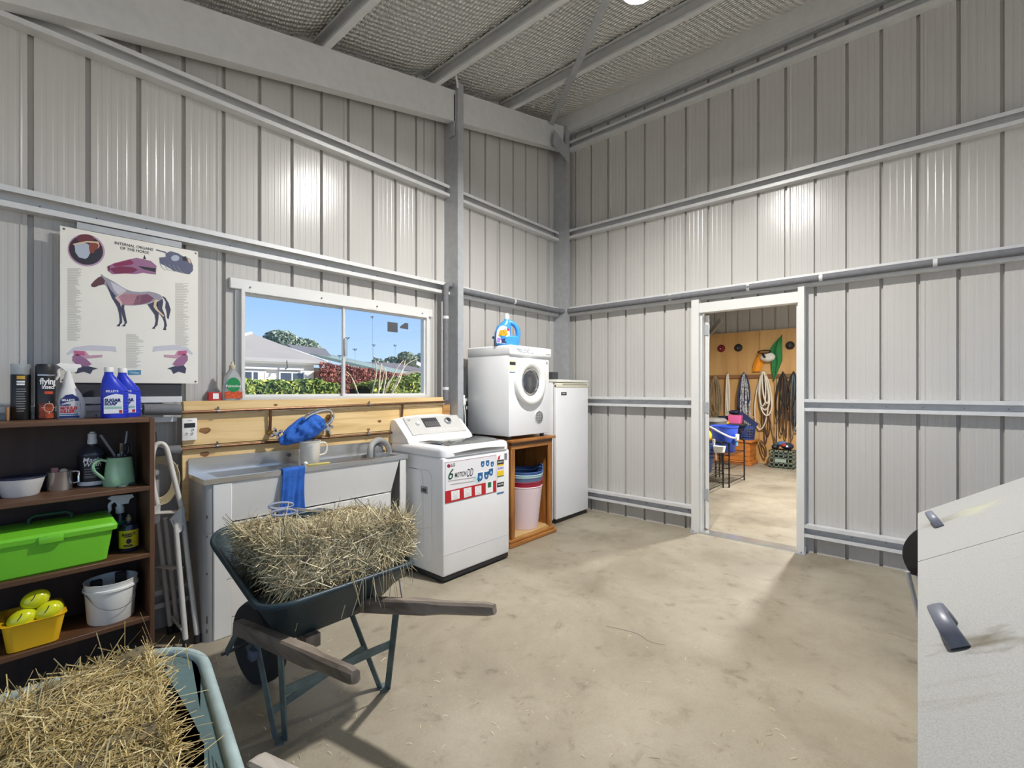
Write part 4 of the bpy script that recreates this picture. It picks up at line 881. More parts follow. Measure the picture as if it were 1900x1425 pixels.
# second shelf
S = .876
x, y = -4.438,-.21; t = thing('enamel_bowl', 'white enamel bowl with dark rim on the second shelf', 'bowl', (x,y,S))
MB().lathe([(0,.002),(.056,0),(.060,.004),(.080,.078),(.082,.082),(.078,.08),(.055,.008),(0,.006)], (x,y,S), 36).build('bowl_body', wplast, t); MB().lathe([(.0825,.079),(.0845,.082),(.0825,.0845),(.080,.082)], (x,y,S), 36).build('rim', mat('navy_rim', srgb(50,54,80), .4), t)
x, y = -4.308,-.17; t = thing('steel_pitcher', 'small stainless milk pitcher holding odds and ends', 'pitcher', (x,y,S))
MB().lathe([(0,.002),(.043,0),(.045,.004),(.046,.085),(.048,.088),(.044,.086),(.043,.006),(0,.005)], (x,y,S), 28).build('pitcher_body', mat('polished_steel', srgb(214,212,208), .22, .75), t)
MB().tube([(x+.044,y-.01,S+.082),(x+.066,y-.012,S+.080),(x+.066,y-.012,S+.03),(x+.046,y-.01,S+.025)], .006, 8).build('handle', chrome, t)
o = MB().rbox(x-.03,x-.005,y-.02,y+.01,S+.07,S+.108,.004,1).build('eraser', mat('dull_pink', srgb(170,120,116), .7), None); tag(o, 'dull pink block poking out of the milk pitcher', 'block')
o = MB().ball((x+.012,y-.008,S+.088), .016, .014, .012).build('cork_ball', mat('bone', srgb(214,200,176), .6), None); tag(o, 'cream knob poking out of the milk pitcher', 'knob')
x, y = -4.188,-.14; t = thing('wash_bottle', 'dark pump bottle of horse wash with white lettering', 'bottle', (x,y,S))
amb = mat('smoky_bottle', srgb(60,60,70), .2, 0, coat=.5)
MB().lathe([(.052,0),(.055,.006),(.055,.155),(.045,.18),(.026,.195),(.018,.20),(.018,.21)], (x,y,S), 30).build('bottle_body', amb, t)
on_cyl(x,y,S,.055,180,360,.005,.024,wplast,'base_band',t,1,16); on_cyl(x,y,S,.055,180,360,.026,.152,mat('black_label', (.014,.014,.018), .5),'label',t,1,18)
cyl_text('Magic', .032, white_ink, t, x, y, S+.130, .055, 262, shear=.2, bold=.0004); cyl_text('Wash', .030, white_ink, t, x, y, S+.108, .055, 262, shear=.2, bold=.0004); lines_cyl(x,y,S,.055,232,292,(.085,.072,.06,.05,.043),.0025,grey_ink,t)
MB().lathe([(.019,0),(.019,.02),(.017,.024),(.017,.05),(.010,.054),(.010,.06),(0,.06)], (x,y,S+.205), 18).build('flip_cap', wplast, t)
x, y = -4.098,-.235; t = thing('enamel_jug', 'pale green enamel jug holding pliers and tools', 'jug', (x,y,S))
grn = mat('green_enamel', srgb(150,194,156), .3, 0, .08, 12, coat=.4)
MB().lathe([(0,.002),(.062,0),(.064,.006),(.058,.06),(.049,.138),(.051,.142),(.047,.14),(.055,.05),(.058,.008),(0,.006)], (x,y,S), 32).build('jug_body', grn, t)
MB().tube(smooth_path([(x-.050,y-.012,S+.125),(x-.075,y-.016,S+.132),(x-.100,y-.02,S+.115),(x-.098,y-.02,S+.085),(x-.075,y-.016,S+.055),(x-.058,y-.012,S+.035)],5), .007, 8, sx=1.5).build('handle', grn, t)
MB().lathe([(.0515,.139),(.053,.142),(.0515,.1445),(.049,.142)], (x,y,S), 32).build('rim', mat('chipped_rim', srgb(40,46,44), .5), t)
t2 = thing('long_pliers', 'long grey handled pliers standing in the green jug', 'pliers', (x,y,S+.01)); gm = mat('tool_grey', srgb(120,122,126), .4, .5)
MB().tube(smooth_path([(x-.01,y,S+.10),(x-.02,y-.005,S+.15),(x-.045,y-.01,S+.20),(x-.073,y-.012,S+.255)],5), .0065, 8).build('handle', gm, t2); MB().tube(smooth_path([(x-.005,y,S+.10),(x+.012,y,S+.16),(x+.025,y,S+.21),(x+.031,y,S+.265)],5), .006, 8).build('handle', gm, t2)
MB().bar((x-.004,y,S+.03),(x-.004,y,S+.155),.022,.012).build('jaw', gm, t2, smooth=False)
t2 = thing('garden_snips', 'black handled snips standing in the green jug', 'snips', (x+.02,y,S+.01))
MB().tube([(x+.025+math.cos(k/14*6.283)*.012,y-.008,S+.175+math.sin(k/14*6.283)*.026) for k in range(14)], .0045, 6, closed=True).build('loop_handle', dark_m, t2); MB().tube([(x+.040+math.cos(k/14*6.283)*.011,y+.012,S+.178+math.sin(k/14*6.283)*.03) for k in range(14)], .0045, 6, closed=True).build('loop_handle', darkm2, t2)
MB().bar((x+.02,y,S+.03),(x+.024,y-.003,S+.15),.012,.008).build('blade', gm, t2, smooth=False)
o = MB().rbox(x+.005,x+.018,y+.018,y+.03,S+.06,S+.205,.003,1).build('wooden_brush', wood('tan_stick', srgb(170,150,120), srgb(140,120,90)), None); tag(o, 'flat tan stick standing in the green jug', 'stick')
for i, (dx_, dy_, c_, lb) in enumerate(((-.005,-.085,srgb(90,104,96),'grey green round lid lying in front of the jug'),(.045,-.06,srgb(30,34,38),'black round lid beside the enamel jug'))):
    o = MB().lathe([(.018,0),(.02,.003),(.018,.009),(.012,.011),(0,.011)], (x+dx_,y+dy_,S), 18).build('jar_cap', mat('lid_%d' % i, c_, .4), None); tag(o, lb, 'lid')
# third shelf
S = .546
t = thing('tool_box', 'bright green plastic tool box with dark carry handle', 'tool box', (-4.343,-.24,S))
lime = mat('lime_plastic', srgb(118,204,48), .42, 0, .03, 8)
def tb(z, x0, x1, y0, y1, r=.02): return [(p[0],p[1],z) for p in rrect((x0+x1)/2,(y0+y1)/2,(x1-x0)/2,(y1-y0)/2,r,0,4)]
MB().loft([tb(S,-4.518,-4.168,-.352,-.135),tb(S+.008,-4.526,-4.160,-.36,-.13),tb(S+.148,-4.543,-4.140,-.374,-.115)]).build('box_body', lime, t)
ld = MB().loft([tb(S+.146,-4.556,-4.126,-.384,-.105),tb(S+.166,-4.558,-4.124,-.386,-.103),tb(S+.178,-4.553,-4.130,-.378,-.11),tb(S+.198,-4.546,-4.136,-.300,-.165,.015),tb(S+.200,-4.540,-4.143,-.29,-.175,.01)]).build('lid', lime, t)
MB().rbox(-4.393,-4.313,-.394,-.374,S+.135,S+.168,.004,2).build('latch', lime, t)
MB().tube([(-4.413,-.235,S+.196),(-4.413,-.235,S+.222),(-4.396,-.235,S+.234),(-4.290,-.235,S+.234),(-4.273,-.235,S+.222),(-4.273,-.235,S+.196)], .009, 10).build('carry_handle', mat('dark_green_handle', srgb(20,58,34), .5), t)
x, y = -4.066,-.262; t = thing('horse_spray_bottle', 'dark bottle with yellow label on the third shelf', 'bottle', (x,y,S)); nb = mat('navy_bottle', srgb(30,36,56), .3, coat=.3)
MB().lathe([(.036,0),(.039,.006),(.039,.115),(.033,.132),(.015,.14),(.014,.15)], (x,y,S), 28).build('bottle_body', nb, t); on_cyl(x,y,S,.039,190,350,.022,.108,mat('yellow_label', srgb(214,198,30), .5),'label',t,1,16)
cyl_text('INSECT', .017, black_ink, t, x, y, S+.088, .0395, 262, bold=.0008); lines_cyl(x,y,S,.0395,232,292,(.076,.034,.028),.005,black_ink,t)
MB().prism([(x+math.cos(a/14*6.283)*.011-.006,y-.0412,S+.056+math.sin(a/14*6.283)*.013) for a in range(14)], (0,-.0006,0)).build('round_mark', black_ink, t, smooth=False); MB().lathe([(.011,0),(.011,.02),(.005,.022),(.005,.032),(0,.033)], (x,y,S+.148), 14).build('nozzle', mat('bronze_cap', srgb(150,140,110), .4), t)
x, y = -4.085,-.165; t = thing('trigger_bottle', 'trigger spray bottle with white head behind the yellow label bottle', 'bottle', (x,y,S))
MB().lathe([(.030,0),(.033,.006),(.033,.12),(.026,.15),(.014,.175),(.013,.185)], (x,y,S), 24).build('bottle_body', nb, t); on_cyl(x,y,S,.033,190,350,.12,.14,mat('teal_band', srgb(60,130,120), .5),'teal_band',t,1,12); trigger(t, x,y,S+.175,1.1,wplast)
# fourth shelf
S = .236
t = thing('yellow_tub', 'yellow plastic tub on the lowest shelf', 'tub', (-4.42,-.25,S)); yel = mat('yellow_tub', srgb(236,186,30), .4)
mb = MB(); mb.loft([tb(S,-4.475,-4.335,-.36,-.16,.02),tb(S+.004,-4.485,-4.325,-.368,-.155,.025),tb(S+.115,-4.50,-4.305,-.38,-.14,.03),tb(S+.12,-4.506,-4.298,-.384,-.134,.03),tb(S+.12,-4.49,-4.315,-.368,-.15,.03),tb(S+.008,-4.47,-4.34,-.35,-.17,.02)]); mb.build('tub_body', yel, t)
lem = mat('lemon_plastic', srgb(214,218,30), .25, coat=.4)
for i, (x, z, y, lb) in enumerate(((-4.440,S+.132,-.345,'yellow oval pod lying lowest in the yellow tub'),(-4.358,S+.140,-.350,'yellow oval pod on the right in the yellow tub'),(-4.398,S+.196,-.325,'yellow oval pod balanced on top of the other two'))):
    t = thing('yellow_pod', lb, 'pod', (x,y,z-.03), 'yellow pods'); q = Matrix.Translation((x,y,z)) @ Matrix.Rotation(rad(-20),4,'Y') @ Matrix.Rotation(rad(-30),4,'X')
    MB().ball((0,0,0), .048, .036, .038, 24, 14).xf(q).build('shell', lem, t); MB().tube([(math.cos(a/24*6.283)*.0463, .010, math.sin(a/24*6.283)*.0367) for a in range(24)], .0018, 5, closed=True).xf(q).build('seam', mat('pale_lemon', srgb(230,232,150), .4), t)
    MB().tube([(-.012,-.0352,-.008),(0,-.0366,.000),(.010,-.0352,.012)], .0018, 6).xf(q).build('vent_slit', darkm2, t)
x, y = -4.135,-.27; t = thing('white_bucket', 'white plastic pail with wire handle on the lowest shelf', 'bucket', (x,y,S))
MB().lathe([(0,.002),(.083,0),(.088,.006),(.098,.155),(.105,.157),(.105,.166),(.099,.168),(.101,.190),(.103,.194),(.097,.194),(.094,.16),(.084,.01),(0,.008)], (x,y,S), 36).build('pail', wplast, t)
MB().tube(smooth_path([(x-.096,y-.03,S+.15),(x-.06,y-.098,S+.10),(x,y-.112,S+.075),(x+.06,y-.098,S+.09),(x+.098,y-.03,S+.15)],6), .0016, 6).build('wire_handle', steel_screw, t)
for i, (a, b, c_, lb) in enumerate(((-.05,.03,(.012,.012,.012),'black flat brush leaning inside the white pail'),(.045,.05,(.02,.018,.018),'black squared block standing in the white pail'))):
    o = MB().rbox(x+a-.022,x+a+.022,y+b-.01,y+b+.01,S+.03,S+.192+.01*i,.004,1).build('black_brush', mat('brush_black_%d' % i, c_, .6), None); tag(o, lb, 'brush')
o = MB().ball((x,y-.01,S+.145), .034, .03, .026).build('sponge', mat('cream_sponge', srgb(220,208,180), .8, 0, .15, 40, bump=.4, bscale=90), None); tag(o, 'cream round sponge inside the white pail', 'sponge')
# ================================================================== LADDER, CABLE, POSTER
lm = mat('cream_painted_tube', srgb(206,203,196), .4, .05)
t = thing('step_ladder', 'folded cream tubular step ladder between bookshelf and sink', 'ladder', (-3.87,-.24,0))
MB().tube(smooth_path([(-3.935,-.20,.735),(-3.952,-.18,.86),(-3.952,-.165,.98),(-3.938,-.155,1.045),(-3.912,-.155,1.06),(-3.888,-.165,1.03),(-3.866,-.19,.90),(-3.838,-.235,.72)],6), .0125, 12).build('hand_rail', lm, t)
L1 = MB().tube([(-3.838,-.235,.72),(-3.790,-.335,.03)], .0125, 12).build('leg', lm, t); L2 = MB().tube([(-3.872,-.262,.66),(-3.845,-.348,.03)], .0125, 12).build('leg', lm, t)
L3 = MB().tube([(-3.938,-.185,.72),(-3.86,-.115,.03)], .0115, 12).build('leg', lm, t); L4 = MB().tube([(-3.90,-.19,.66),(-3.83,-.12,.05)], .0115, 12).build('leg', lm, t)
MB().prism([(-3.895,-.262,.665),(-3.845,-.268,.725),(-3.828,-.262,.71),(-3.845,-.282,.60),(-3.868,-.286,.585)], (0,.012,0)).build('hinge_plate', lm, t, smooth=False)
MB().prism([(-3.962,-.205,.73),(-3.925,-.215,.75),(-3.93,-.225,.655),(-3.962,-.22,.64)], (0,.01,0)).build('hinge_plate', lm, t, smooth=False)
MB().bar((-3.95,-.20,.70),(-3.86,-.262,.70),.06,.004).build('step_tread', lm, t, smooth=False)
MB().bar((-3.92,-.15,.40),(-3.86,-.27,.40),.07,.004,(0,.4,1)).build('step_tread', lm, t, smooth=False)
MB().tube([(-3.852,-.12,.09),(-3.846,-.34,.07)], .008, 8).build('cross_tube', lm, t)
for p, q in (((-3.790,-.335,.03),L1),((-3.845,-.348,.03),L2),((-3.86,-.115,.03),L3),((-3.83,-.12,.05),L4)): MB().cyl((p[0],p[1],0),(p[0],p[1],.045),.016,n=12).build('rubber_foot', dark_m, q)
for p in ((-3.832,-.262,.60),(-3.84,-.275,.63),(-3.815,-.297,.40),(-3.805,-.318,.22),(-3.862,-.297,.42),(-3.855,-.325,.22)): MB().ball(p, .006, n=8, m=6).build('rivet', steel_m, t)
t = thing('cable_coil', 'coil of cream cable hanging behind the folded ladder', 'cable', (-3.90,-.09,.70))
cm = mat('cream_cable', srgb(206,190,150), .5)
for k in range(6):
    a0 = k*.7; MB().tube([(-3.90+math.cos(a)*(.055+.006*k), -.088-.004*k, .85+math.sin(a)*(.095+.007*k)) for a in [6.283*j/36 for j in range(36)]], .0028, 6, closed=True).build('cable_loop', cm, t)
MB().tube(smooth_path([(-3.855,-.095,.80),(-3.835,-.10,.88),(-3.822,-.10,.93)],5), .0028, 6).build('loose_end', cm, t)
o = MB().tube(smooth_path([(-3.93,-.085,1.02),(-3.922,-.11,1.05),(-3.918,-.09,1.12)],4), .004, 6).build('wire_hook', dark_m, None); tag(o, 'thin black wire hook above the folded ladder', 'hook')
# poster
PX0, PX1, PZ0, PZ1, PY = -4.300, -3.722, 1.385, 2.148, -.092
po = thing('anatomy_poster', 'large cream chart of the internal organs of the horse', 'poster', ((PX0+PX1)/2,PY,PZ0))
paper = mat('poster_paper', srgb(232,229,220), .45, 0, .03, 4)
MB().box(PX0,PX1,PY,PY+.004,PZ0,PZ1).build('poster_sheet', paper, po, smooth=False)
def P_(Xc, Yc):
    m_ = (Xc-92)/1075.0; s = m_/(1.196-m_*.196); top = 75+215*m_; bot = 1325+10*m_; return (PX0+(PX1-PX0)*s, PZ1-(PZ1-PZ0)*(Yc-top)/(bot-top))
def H_(Xz, Yz): return P_((150+Xz/10-90)*4.19, (500+Yz/10-400)*4.19)
def ink(n, c): return mat('print_'+n, srgb(*c), .55)
def pp_(pts, m, lay, name='print', f=P_): return MB().prism([(f(*p)[0], PY-.0004*lay, f(*p)[1]) for p in pts], (0,-.0003,0)).build(name, m, po, smooth=False)
def ell(cx, cy_, a, b, rot=0, n=30, f0=0, f1=6.2832): 
    c, s = math.cos(rot), math.sin(rot); return [(cx+math.cos(q)*a*c-math.sin(q)*b*s, cy_+math.cos(q)*a*s+math.sin(q)*b*c) for q in [f0+(f1-f0)*k/n for k in range(n)]]
lil = ink('lilac', (176,150,176)); plum = ink('plum', (64,26,46)); ink_d = ink('ink', (40,38,52)); fog = ink('fog', (172,180,196)); rst = ink('rust', (130,62,52)); rose = ink('rose', (190,150,168)); mag = ink('magenta', (136,42,84)); pl2 = ink('mauve', (150,104,140)); navy2 = ink('slate', (62,64,88)); pale = ink('pale', (196,196,206)); tanp = ink('tan', (214,190,160)); gunm = ink('gun', (92,96,120))
pp_(ell(297,273,148,126,.35), lil, 1, 'section_print'); pp_(ell(295,272,136,114,.35), plum, 2, 'section_print'); pp_(ell(300,290,118,92,.35), ink_d, 3, 'section_print')
pp_(ell(290,180,70,34,.05), ink('wine', (104,44,56)), 4, 'section_print'); pp_([(205,225),(240,210),(300,218),(330,240),(330,290),(310,330),(290,342),(240,330),(212,290)], fog, 4, 'section_print'); pp_([(320,218),(370,208),(398,225),(395,255),(365,275),(350,300),(325,290),(318,255)], rst, 5, 'section_print')
pp_([(190,222),(300,200),(390,205),(402,240),(385,262),(394,232),(375,216),(300,212),(200,232)], tanp, 6, 'section_print')
pp_([(465,400),(520,375),(620,350),(690,335),(800,360),(845,400),(840,470),(800,465),(740,455),(680,465),(600,460),(500,465),(470,440)], pl2, 1, 'head_print'); pp_([(500,385),(640,350),(670,375),(650,390),(520,405)], mag, 2, 'head_print'); pp_([(480,420),(560,402),(660,410),(700,430),(660,455),(520,460)], ink('wine2', (120,40,76)), 3, 'head_print'); pp_([(700,400),(840,420),(835,450),(740,425)], ink_d, 3, 'head_print'); pp_([(740,345),(752,312),(764,348)], ink_d, 2, 'head_print'); pp_([(462,405),(482,395),(478,440),(466,435)], ink('wine', (104,44,56)), 4, 'head_print')
pp_([(865,335),(915,330),(915,300),(955,285),(1010,300),(1050,325),(1105,345),(1128,400),(1128,440),(1100,470),(1050,460),(980,440),(930,410),(870,380)], gunm, 1, 'organ_print'); pp_([(840,268),(920,290),(918,300),(842,278)], gunm, 1, 'organ_print'); pp_(ell(990,340,32,24), fog, 3, 'organ_print'); pp_([(1045,330),(1075,325),(1080,365),(1050,360)], ink_d, 3, 'organ_print'); pp_([(1085,340),(1105,350),(1112,385),(1095,375)], tanp, 3, 'organ_print')
for k in range(5):
    mb = MB(); pts = [(930+k*34+math.cos(q)*60, 350+k*6+math.sin(q)*85) for q in [1.7+1.1*j/8 for j in range(9)]]; mb.tube([(P_(*p)[0], PY-.0014, P_(*p)[1]) for p in pts], .0011, 4); mb.build('organ_print', pale, po)
hb = [(195,305),(215,345),(270,355),(340,325),(430,300),(480,330),(540,440),(590,570),(650,660),(760,690),(850,700),(1000,705),(1150,690),(1250,675),(1330,640),(1500,600),(1535,560),(1480,500),(1380,460),(1270,440),(1120,450),(980,440),(860,400),(740,330),(620,250),(520,190),(440,150),(410,115),(385,110),(375,145),(330,170),(260,230)]
pp_(hb, ink('horse_grey', (150,148,160)), 1, 'horse_print', H_); pp_([(195,305),(215,345),(270,355),(340,325),(440,300),(460,230),(400,150),(330,170),(260,230)], ink('horse_head', (92,58,64)), 2, 'horse_print', H_)
pp_([(470,240),(560,400),(660,520),(640,560),(760,690),(650,665),(580,540),(520,390)], navy2, 2, 'horse_print', H_); pp_([(560,250),(700,320),(860,420),(700,500),(620,400)], pale, 2, 'horse_print', H_)
pp_([(700,540),(860,480),(980,480),(1150,500),(1260,480),(1370,570),(1300,640),(1150,680),(950,700),(800,680),(740,620)], ink('ribs', (176,128,146)), 2, 'horse_print', H_); pp_([(1050,520),(1250,490),(1370,570),(1290,640),(1150,680),(980,690),(1020,600)], ink('gut', (116,72,96)), 3, 'horse_print', H_)
for q in ([(650,650),(740,680),(770,760),(760,850),(775,950),(778,1030),(745,1060),(735,1098),(668,1095),(725,1040),(735,980),(720,850),(690,740)], [(760,690),(820,690),(815,760),(840,880),(870,1035),(840,1060),(835,1100),(772,1095),(830,1040),(800,950),(770,860)], [(1250,680),(1420,620),(1440,700),(1420,780),(1460,850),(1450,960),(1435,1080),(1390,1120),(1388,1148),(1328,1145),(1380,1090),(1400,1000),(1385,880),(1300,760)], [(1420,640),(1530,580),(1540,650),(1520,760),(1570,880),(1590,990),(1610,1090),(1590,1130),(1600,1170),(1538,1168),(1560,1110),(1560,1020),(1530,940),(1440,820)], [(1520,520),(1580,560),(1640,660),(1680,790),(1660,870),(1640,970),(1610,940),(1610,850),(1580,740),(1590,640),(1550,570)]): pp_(q, navy2, 3, 'horse_print', H_)
pp_([(1380,600),(1430,590),(1410,700),(1440,780),(1560,900),(1540,920),(1400,790),(1360,730)], tanp, 4, 'horse_print', H_); pp_([(650,560),(800,430),(850,440),(700,540),(780,660),(760,740),(730,650)], ink('bone', (214,180,176)), 4, 'horse_print', H_)
mb = MB()
for k in range(14):
    x_ = 760+k*26; a, b, c = H_(x_+20,495), H_(x_+30,590), H_(x_-5,670); mb.tube([(a[0],PY-.0022,a[1]),(b[0],PY-.0022,b[1]),(c[0],PY-.0022,c[1])], .0005, 4)
mb.build('rib_lines', ink('bone', (214,180,176)), po, kind='stuff')
def pelvis(fx):
    for q, m_, l_ in (([(140,1095),(200,1045),(330,1028),(525,1040),(535,1085),(480,1075),(330,1070),(230,1070),(150,1110)], pale, 1), ([(195,1070),(290,1075),(320,1110),(425,1105),(420,1125),(300,1135),(200,1120)], rose, 2), ([(190,1115),(230,1100),(300,1140),(340,1180),(300,1200),(230,1190),(190,1150)], pl2, 3), ([(205,1215),(240,1180),(330,1200),(390,1215),(350,1225),(330,1258),(280,1240),(215,1255)], navy2, 2), ([(200,1075),(280,1075),(290,1110),(210,1110)], ink('pink', (184,90,130)), 3)):
        pp_([(fx(a), b) for a, b in q], m_, l_, 'pelvis_print')
pelvis(lambda a: a); pelvis(lambda a: 1128-(a-140)*.80)
mb = MB()
for (x0, x1, y0, y1, step) in ((150,262,420,990,8.5),(990,1100,540,1040,8.5),(608,745,945,1210,8.5)):
    yv = y0
    while yv < y1:
        e = x1-(x1-x0)*RN.random()*.45; a, b = P_(x0,yv), P_(e,yv+.02*(e-x0)); mb.add([(a[0],PY-.0006,a[1]),(b[0],PY-.0006,b[1]),(b[0],PY-.0006,b[1]+.0022),(a[0],PY-.0006,a[1]+.0022)], [(0,1,2,3)]); yv += step
mb.build('fine_print', ink('text', (172,170,164)), po, smooth=False, kind='stuff')
pp_([(622,1230),(724,1228),(724,1264),(622,1266)], ink('blue_tag', (50,130,168)), 1, 'blue_tag'); a = P_(636,1247); text('Virbac', .016, white_ink, po, 'lettering', face_y(a[0],PY-.001,a[1]))
a = P_(672,245); text('INTERNAL ORGANS', .021, black_ink, po, 'lettering', face_y(a[0],PY-.001,a[1]), 'CENTER', sx=.86); a = P_(676,277); text('OF THE HORSE', .021, black_ink, po, 'lettering', face_y(a[0],PY-.001,a[1]), 'CENTER', sx=.86)
for x_, z_ in ((PX0+.014,PZ1-.012),(PX1-.012,PZ1-.012),(PX0+.012,PZ0+.012),(PX1-.012,PZ0+.012)): MB().ball((x_,PY-.001,z_), .005, .003, .005, 8, 6).build('pin', steel_screw, po)
t = thing('backing_frame', 'dark board with metal edge strips fixed behind the horse chart', 'board', (-4.02,-.08,1.27))
MB().box(-4.24,-3.80,-.084,-.0765,1.302,2.185).build('dark_board', mat('charcoal_board', srgb(52,54,60), .6), t, smooth=False)
MB().rbox(-4.24,-3.80,-.096,-.0765,1.278,1.312,.002,1).build('edge_strip', steel_m, t); MB().rbox(-4.24,-3.80,-.088,-.0765,2.15,2.185,.002,1).build('edge_strip', steel_d, t)
# ================================================================== HAY
def hay_mat(name, a, b, c):
    m = bpy.data.materials.new(name); m.use_nodes = True; tt = m.node_tree; p = tt.nodes['Principled BSDF']; p.inputs['Roughness'].default_value = .7; p.inputs['Specular IOR Level'].default_value = .25
    at = tt.nodes.new('ShaderNodeAttribute'); at.attribute_name = 'tone'; r_ = tt.nodes.new('ShaderNodeValToRGB'); e = r_.color_ramp.elements; e.new(.5)
    for k, (q, cc) in enumerate(((0,a),(.5,b),(1,c))): e[k].position = q; e[k].color = (*cc, 1)
    tt.links.new(at.outputs['Fac'], r_.inputs[0]); tt.links.new(r_.outputs[0], p.inputs['Base Color']); return m
haym = hay_mat('straw', srgb(118,104,76), srgb(188,174,136), srgb(236,226,192)); hay_core = mat('hay_packed', srgb(120,108,80), .9, 0, .5, 30, bump=1.0, bscale=60)
def strands(samples, wmin, wmax, lmin, lmax, name, parent, rng, lift=.3, bias=None, bw=.5, hm_=None):
    mb = MB(); tones = []
    for (p, n) in samples:
        p, n = Vector(p), Vector(n); d = Vector((rng.uniform(-1,1), rng.uniform(-1,1), rng.uniform(-1,1)))
        d -= n*d.dot(n)*(1-lift*rng.random())
        if bias is not None: d = d.normalized()*(1-bw)+Vector(bias(p, n, rng))*bw
        if d.length < 1e-3: continue
        d.normalize(); l = rng.uniform(lmin, lmax)*(1.0 if rng.random() > .05 else 1.6); w = rng.uniform(wmin, wmax); side = d.cross(n if abs(d.dot(n)) < .95 else Vector((.3,.7,.2))).normalized(); side = (side+n*rng.uniform(-.8,.8)).normalized()
        b = n*rng.uniform(-.10,.16)*l + Vector((0,0,-.08*l)); q0 = p-d*l*.5+n*rng.uniform(-.006,.006); q1 = p+b*.5+n*.004; q2 = p+d*l*.5+b*rng.uniform(-.5,1.0)
        mb.add([q0-side*w/2, q0+side*w/2, q1-side*w/2, q1+side*w/2, q2-side*w*.35, q2+side*w*.35], [(0,1,3,2),(2,3,5,4)]); tones += [min(1,max(0,rng.gauss(.5,.32)))]*6
    ob = mb.build(name, hm_ or haym, parent, smooth=False, kind='stuff'); at = ob.data.attributes.new('tone', 'FLOAT', 'POINT'); at.data.foreach_set('value', tones); return ob
def hay_block(fn, nu, nv, nw, mb, rough, seed):
    """surface of a deformed block; returns samplers"""
    faces = []
    def surf(axis, side, n1, n2):
        P = []
        for j in range(n2+1):
            for i in range(n1+1):
                c = [0,0,0]; oth = [k for k in range(3) if k != axis]; c[axis] = side; c[oth[0]] = i/n1; c[oth[1]] = j/n2; q = Vector(fn(*c)); q += Vector((noise.noise(q*14+Vector((seed,0,0))), noise.noise(q*14+Vector((0,seed,0))), noise.noise(q*14+Vector((0,0,seed)))))*rough; P.append(q)
        o = len(mb.v); mb.v.extend(P)
        for j in range(n2):
            for i in range(n1): f = [o+j*(n1+1)+i, o+j*(n1+1)+i+1, o+(j+1)*(n1+1)+i+1, o+(j+1)*(n1+1)+i]; mb.f.append(f if side else f[::-1])
    for ax, n1, n2 in ((0,nv,nw),(1,nu,nw),(2,nu,nv)):
        for s in (0,1): surf(ax, s, n1, n2)
def sample_block(fn, counts, rng, lo=.35):
    o = []; c_ = Vector(fn(.5,.5,.5))
    for (ax, side), n in counts.items():
        for _ in range(n):
            c = [rng.random(), rng.random(), rng.random()]; c[2] = lo+(1-lo)*c[2]; c[ax] = side; p = Vector(fn(*c)); e = .01; k = [x for x in range(3) if x != ax]; c1, c2 = c[:], c[:]; c1[k[0]] += e; c2[k[1]] += e
            n_ = (Vector(fn(*c1))-p).cross(Vector(fn(*c2))-p); n_.normalize()
            if n_.dot(p-c_) < 0: n_ = -n_
            o.append((p, n_))
    return o
def hay1(u, v, w):     # u along x, v along y, w up
    top = .765-.035*u+.015*math.sin(u*9)-.02*(v-.5); bot = .50
    x = -3.825+u*.585; y = -1.475+v*.46+.05*w*(1-v); x += .05*(1-w)*(1-2*u); z = bot+(top-bot)*w
    return (x, y, z)
rg = random.Random(5)
hb1 = thing('hay_bale', 'biscuit of hay piled in the dark green wheelbarrow', 'hay', (-3.52,-1.24,.47))
mb = MB(); hay_block(hay1, 26, 20, 16, mb, .028, 3); mb.build('packed_hay', hay_core, hb1, ang=180)
strands(sample_block(hay1, {(0,0):1500,(0,1):1200,(1,0):4600,(2,1):3600,(1,1):200}, rg), .0016, .0036, .06, .20, 'loose_straw', hb1, rg, .14, lambda p, n, r: (r.uniform(-.4,.4), -.1, -1) if n.y < -.5 else (1,r.uniform(-.5,.5),0), .38)
sp = [((rg.uniform(-3.46,-3.30), rg.uniform(-1.50,-1.1), rg.uniform(.57,.64)), (.2,-.4,.9)) for _ in range(420)]
strands(sp, .0016,.003,.06,.16,'spilled_straw',hb1,rg,.6,lambda p, n, r: (.5,-.5,-.5),.3)
sp = [((rg.uniform(-3.60,-3.33), -1.592, rg.uniform(.52,.585)), (0,-1,.1)) for _ in range(24)]
strands(sp, .0016,.0028,.08,.16,'hanging_straw',hb1,rg,.1,lambda p, n, r: (r.uniform(-.25,.25),-.05,-1),.85)
# scissors on the hay
t = thing('scissors', 'large scissors with blue grey loop handles lying on the hay', 'scissors', (-3.62,-1.08,.76))
sm_ = mat('scissor_grey', srgb(150,156,176), .4); ox, oy, oz = -3.625, -1.13, .800
for dy_, dz_ in ((.012,.030),(-.012,.004)): MB().tube([(ox-.055+math.cos(k/18*6.283)*.052, oy+dy_, oz+dz_+.008+math.sin(k/18*6.283)*.013-.10*math.cos(k/18*6.283)*.05) for k in range(18)], .0055, 8, closed=True).build('loop_handle', sm_, t)
MB().bar((ox,oy,oz+.010),(ox+.13,oy-.01,oz-.022),.016,.004).build('blade', chrome, t, smooth=False); MB().bar((ox,oy+.006,oz+.018),(ox+.13,oy-.002,oz-.020),.014,.004).build('blade', chrome, t, smooth=False)
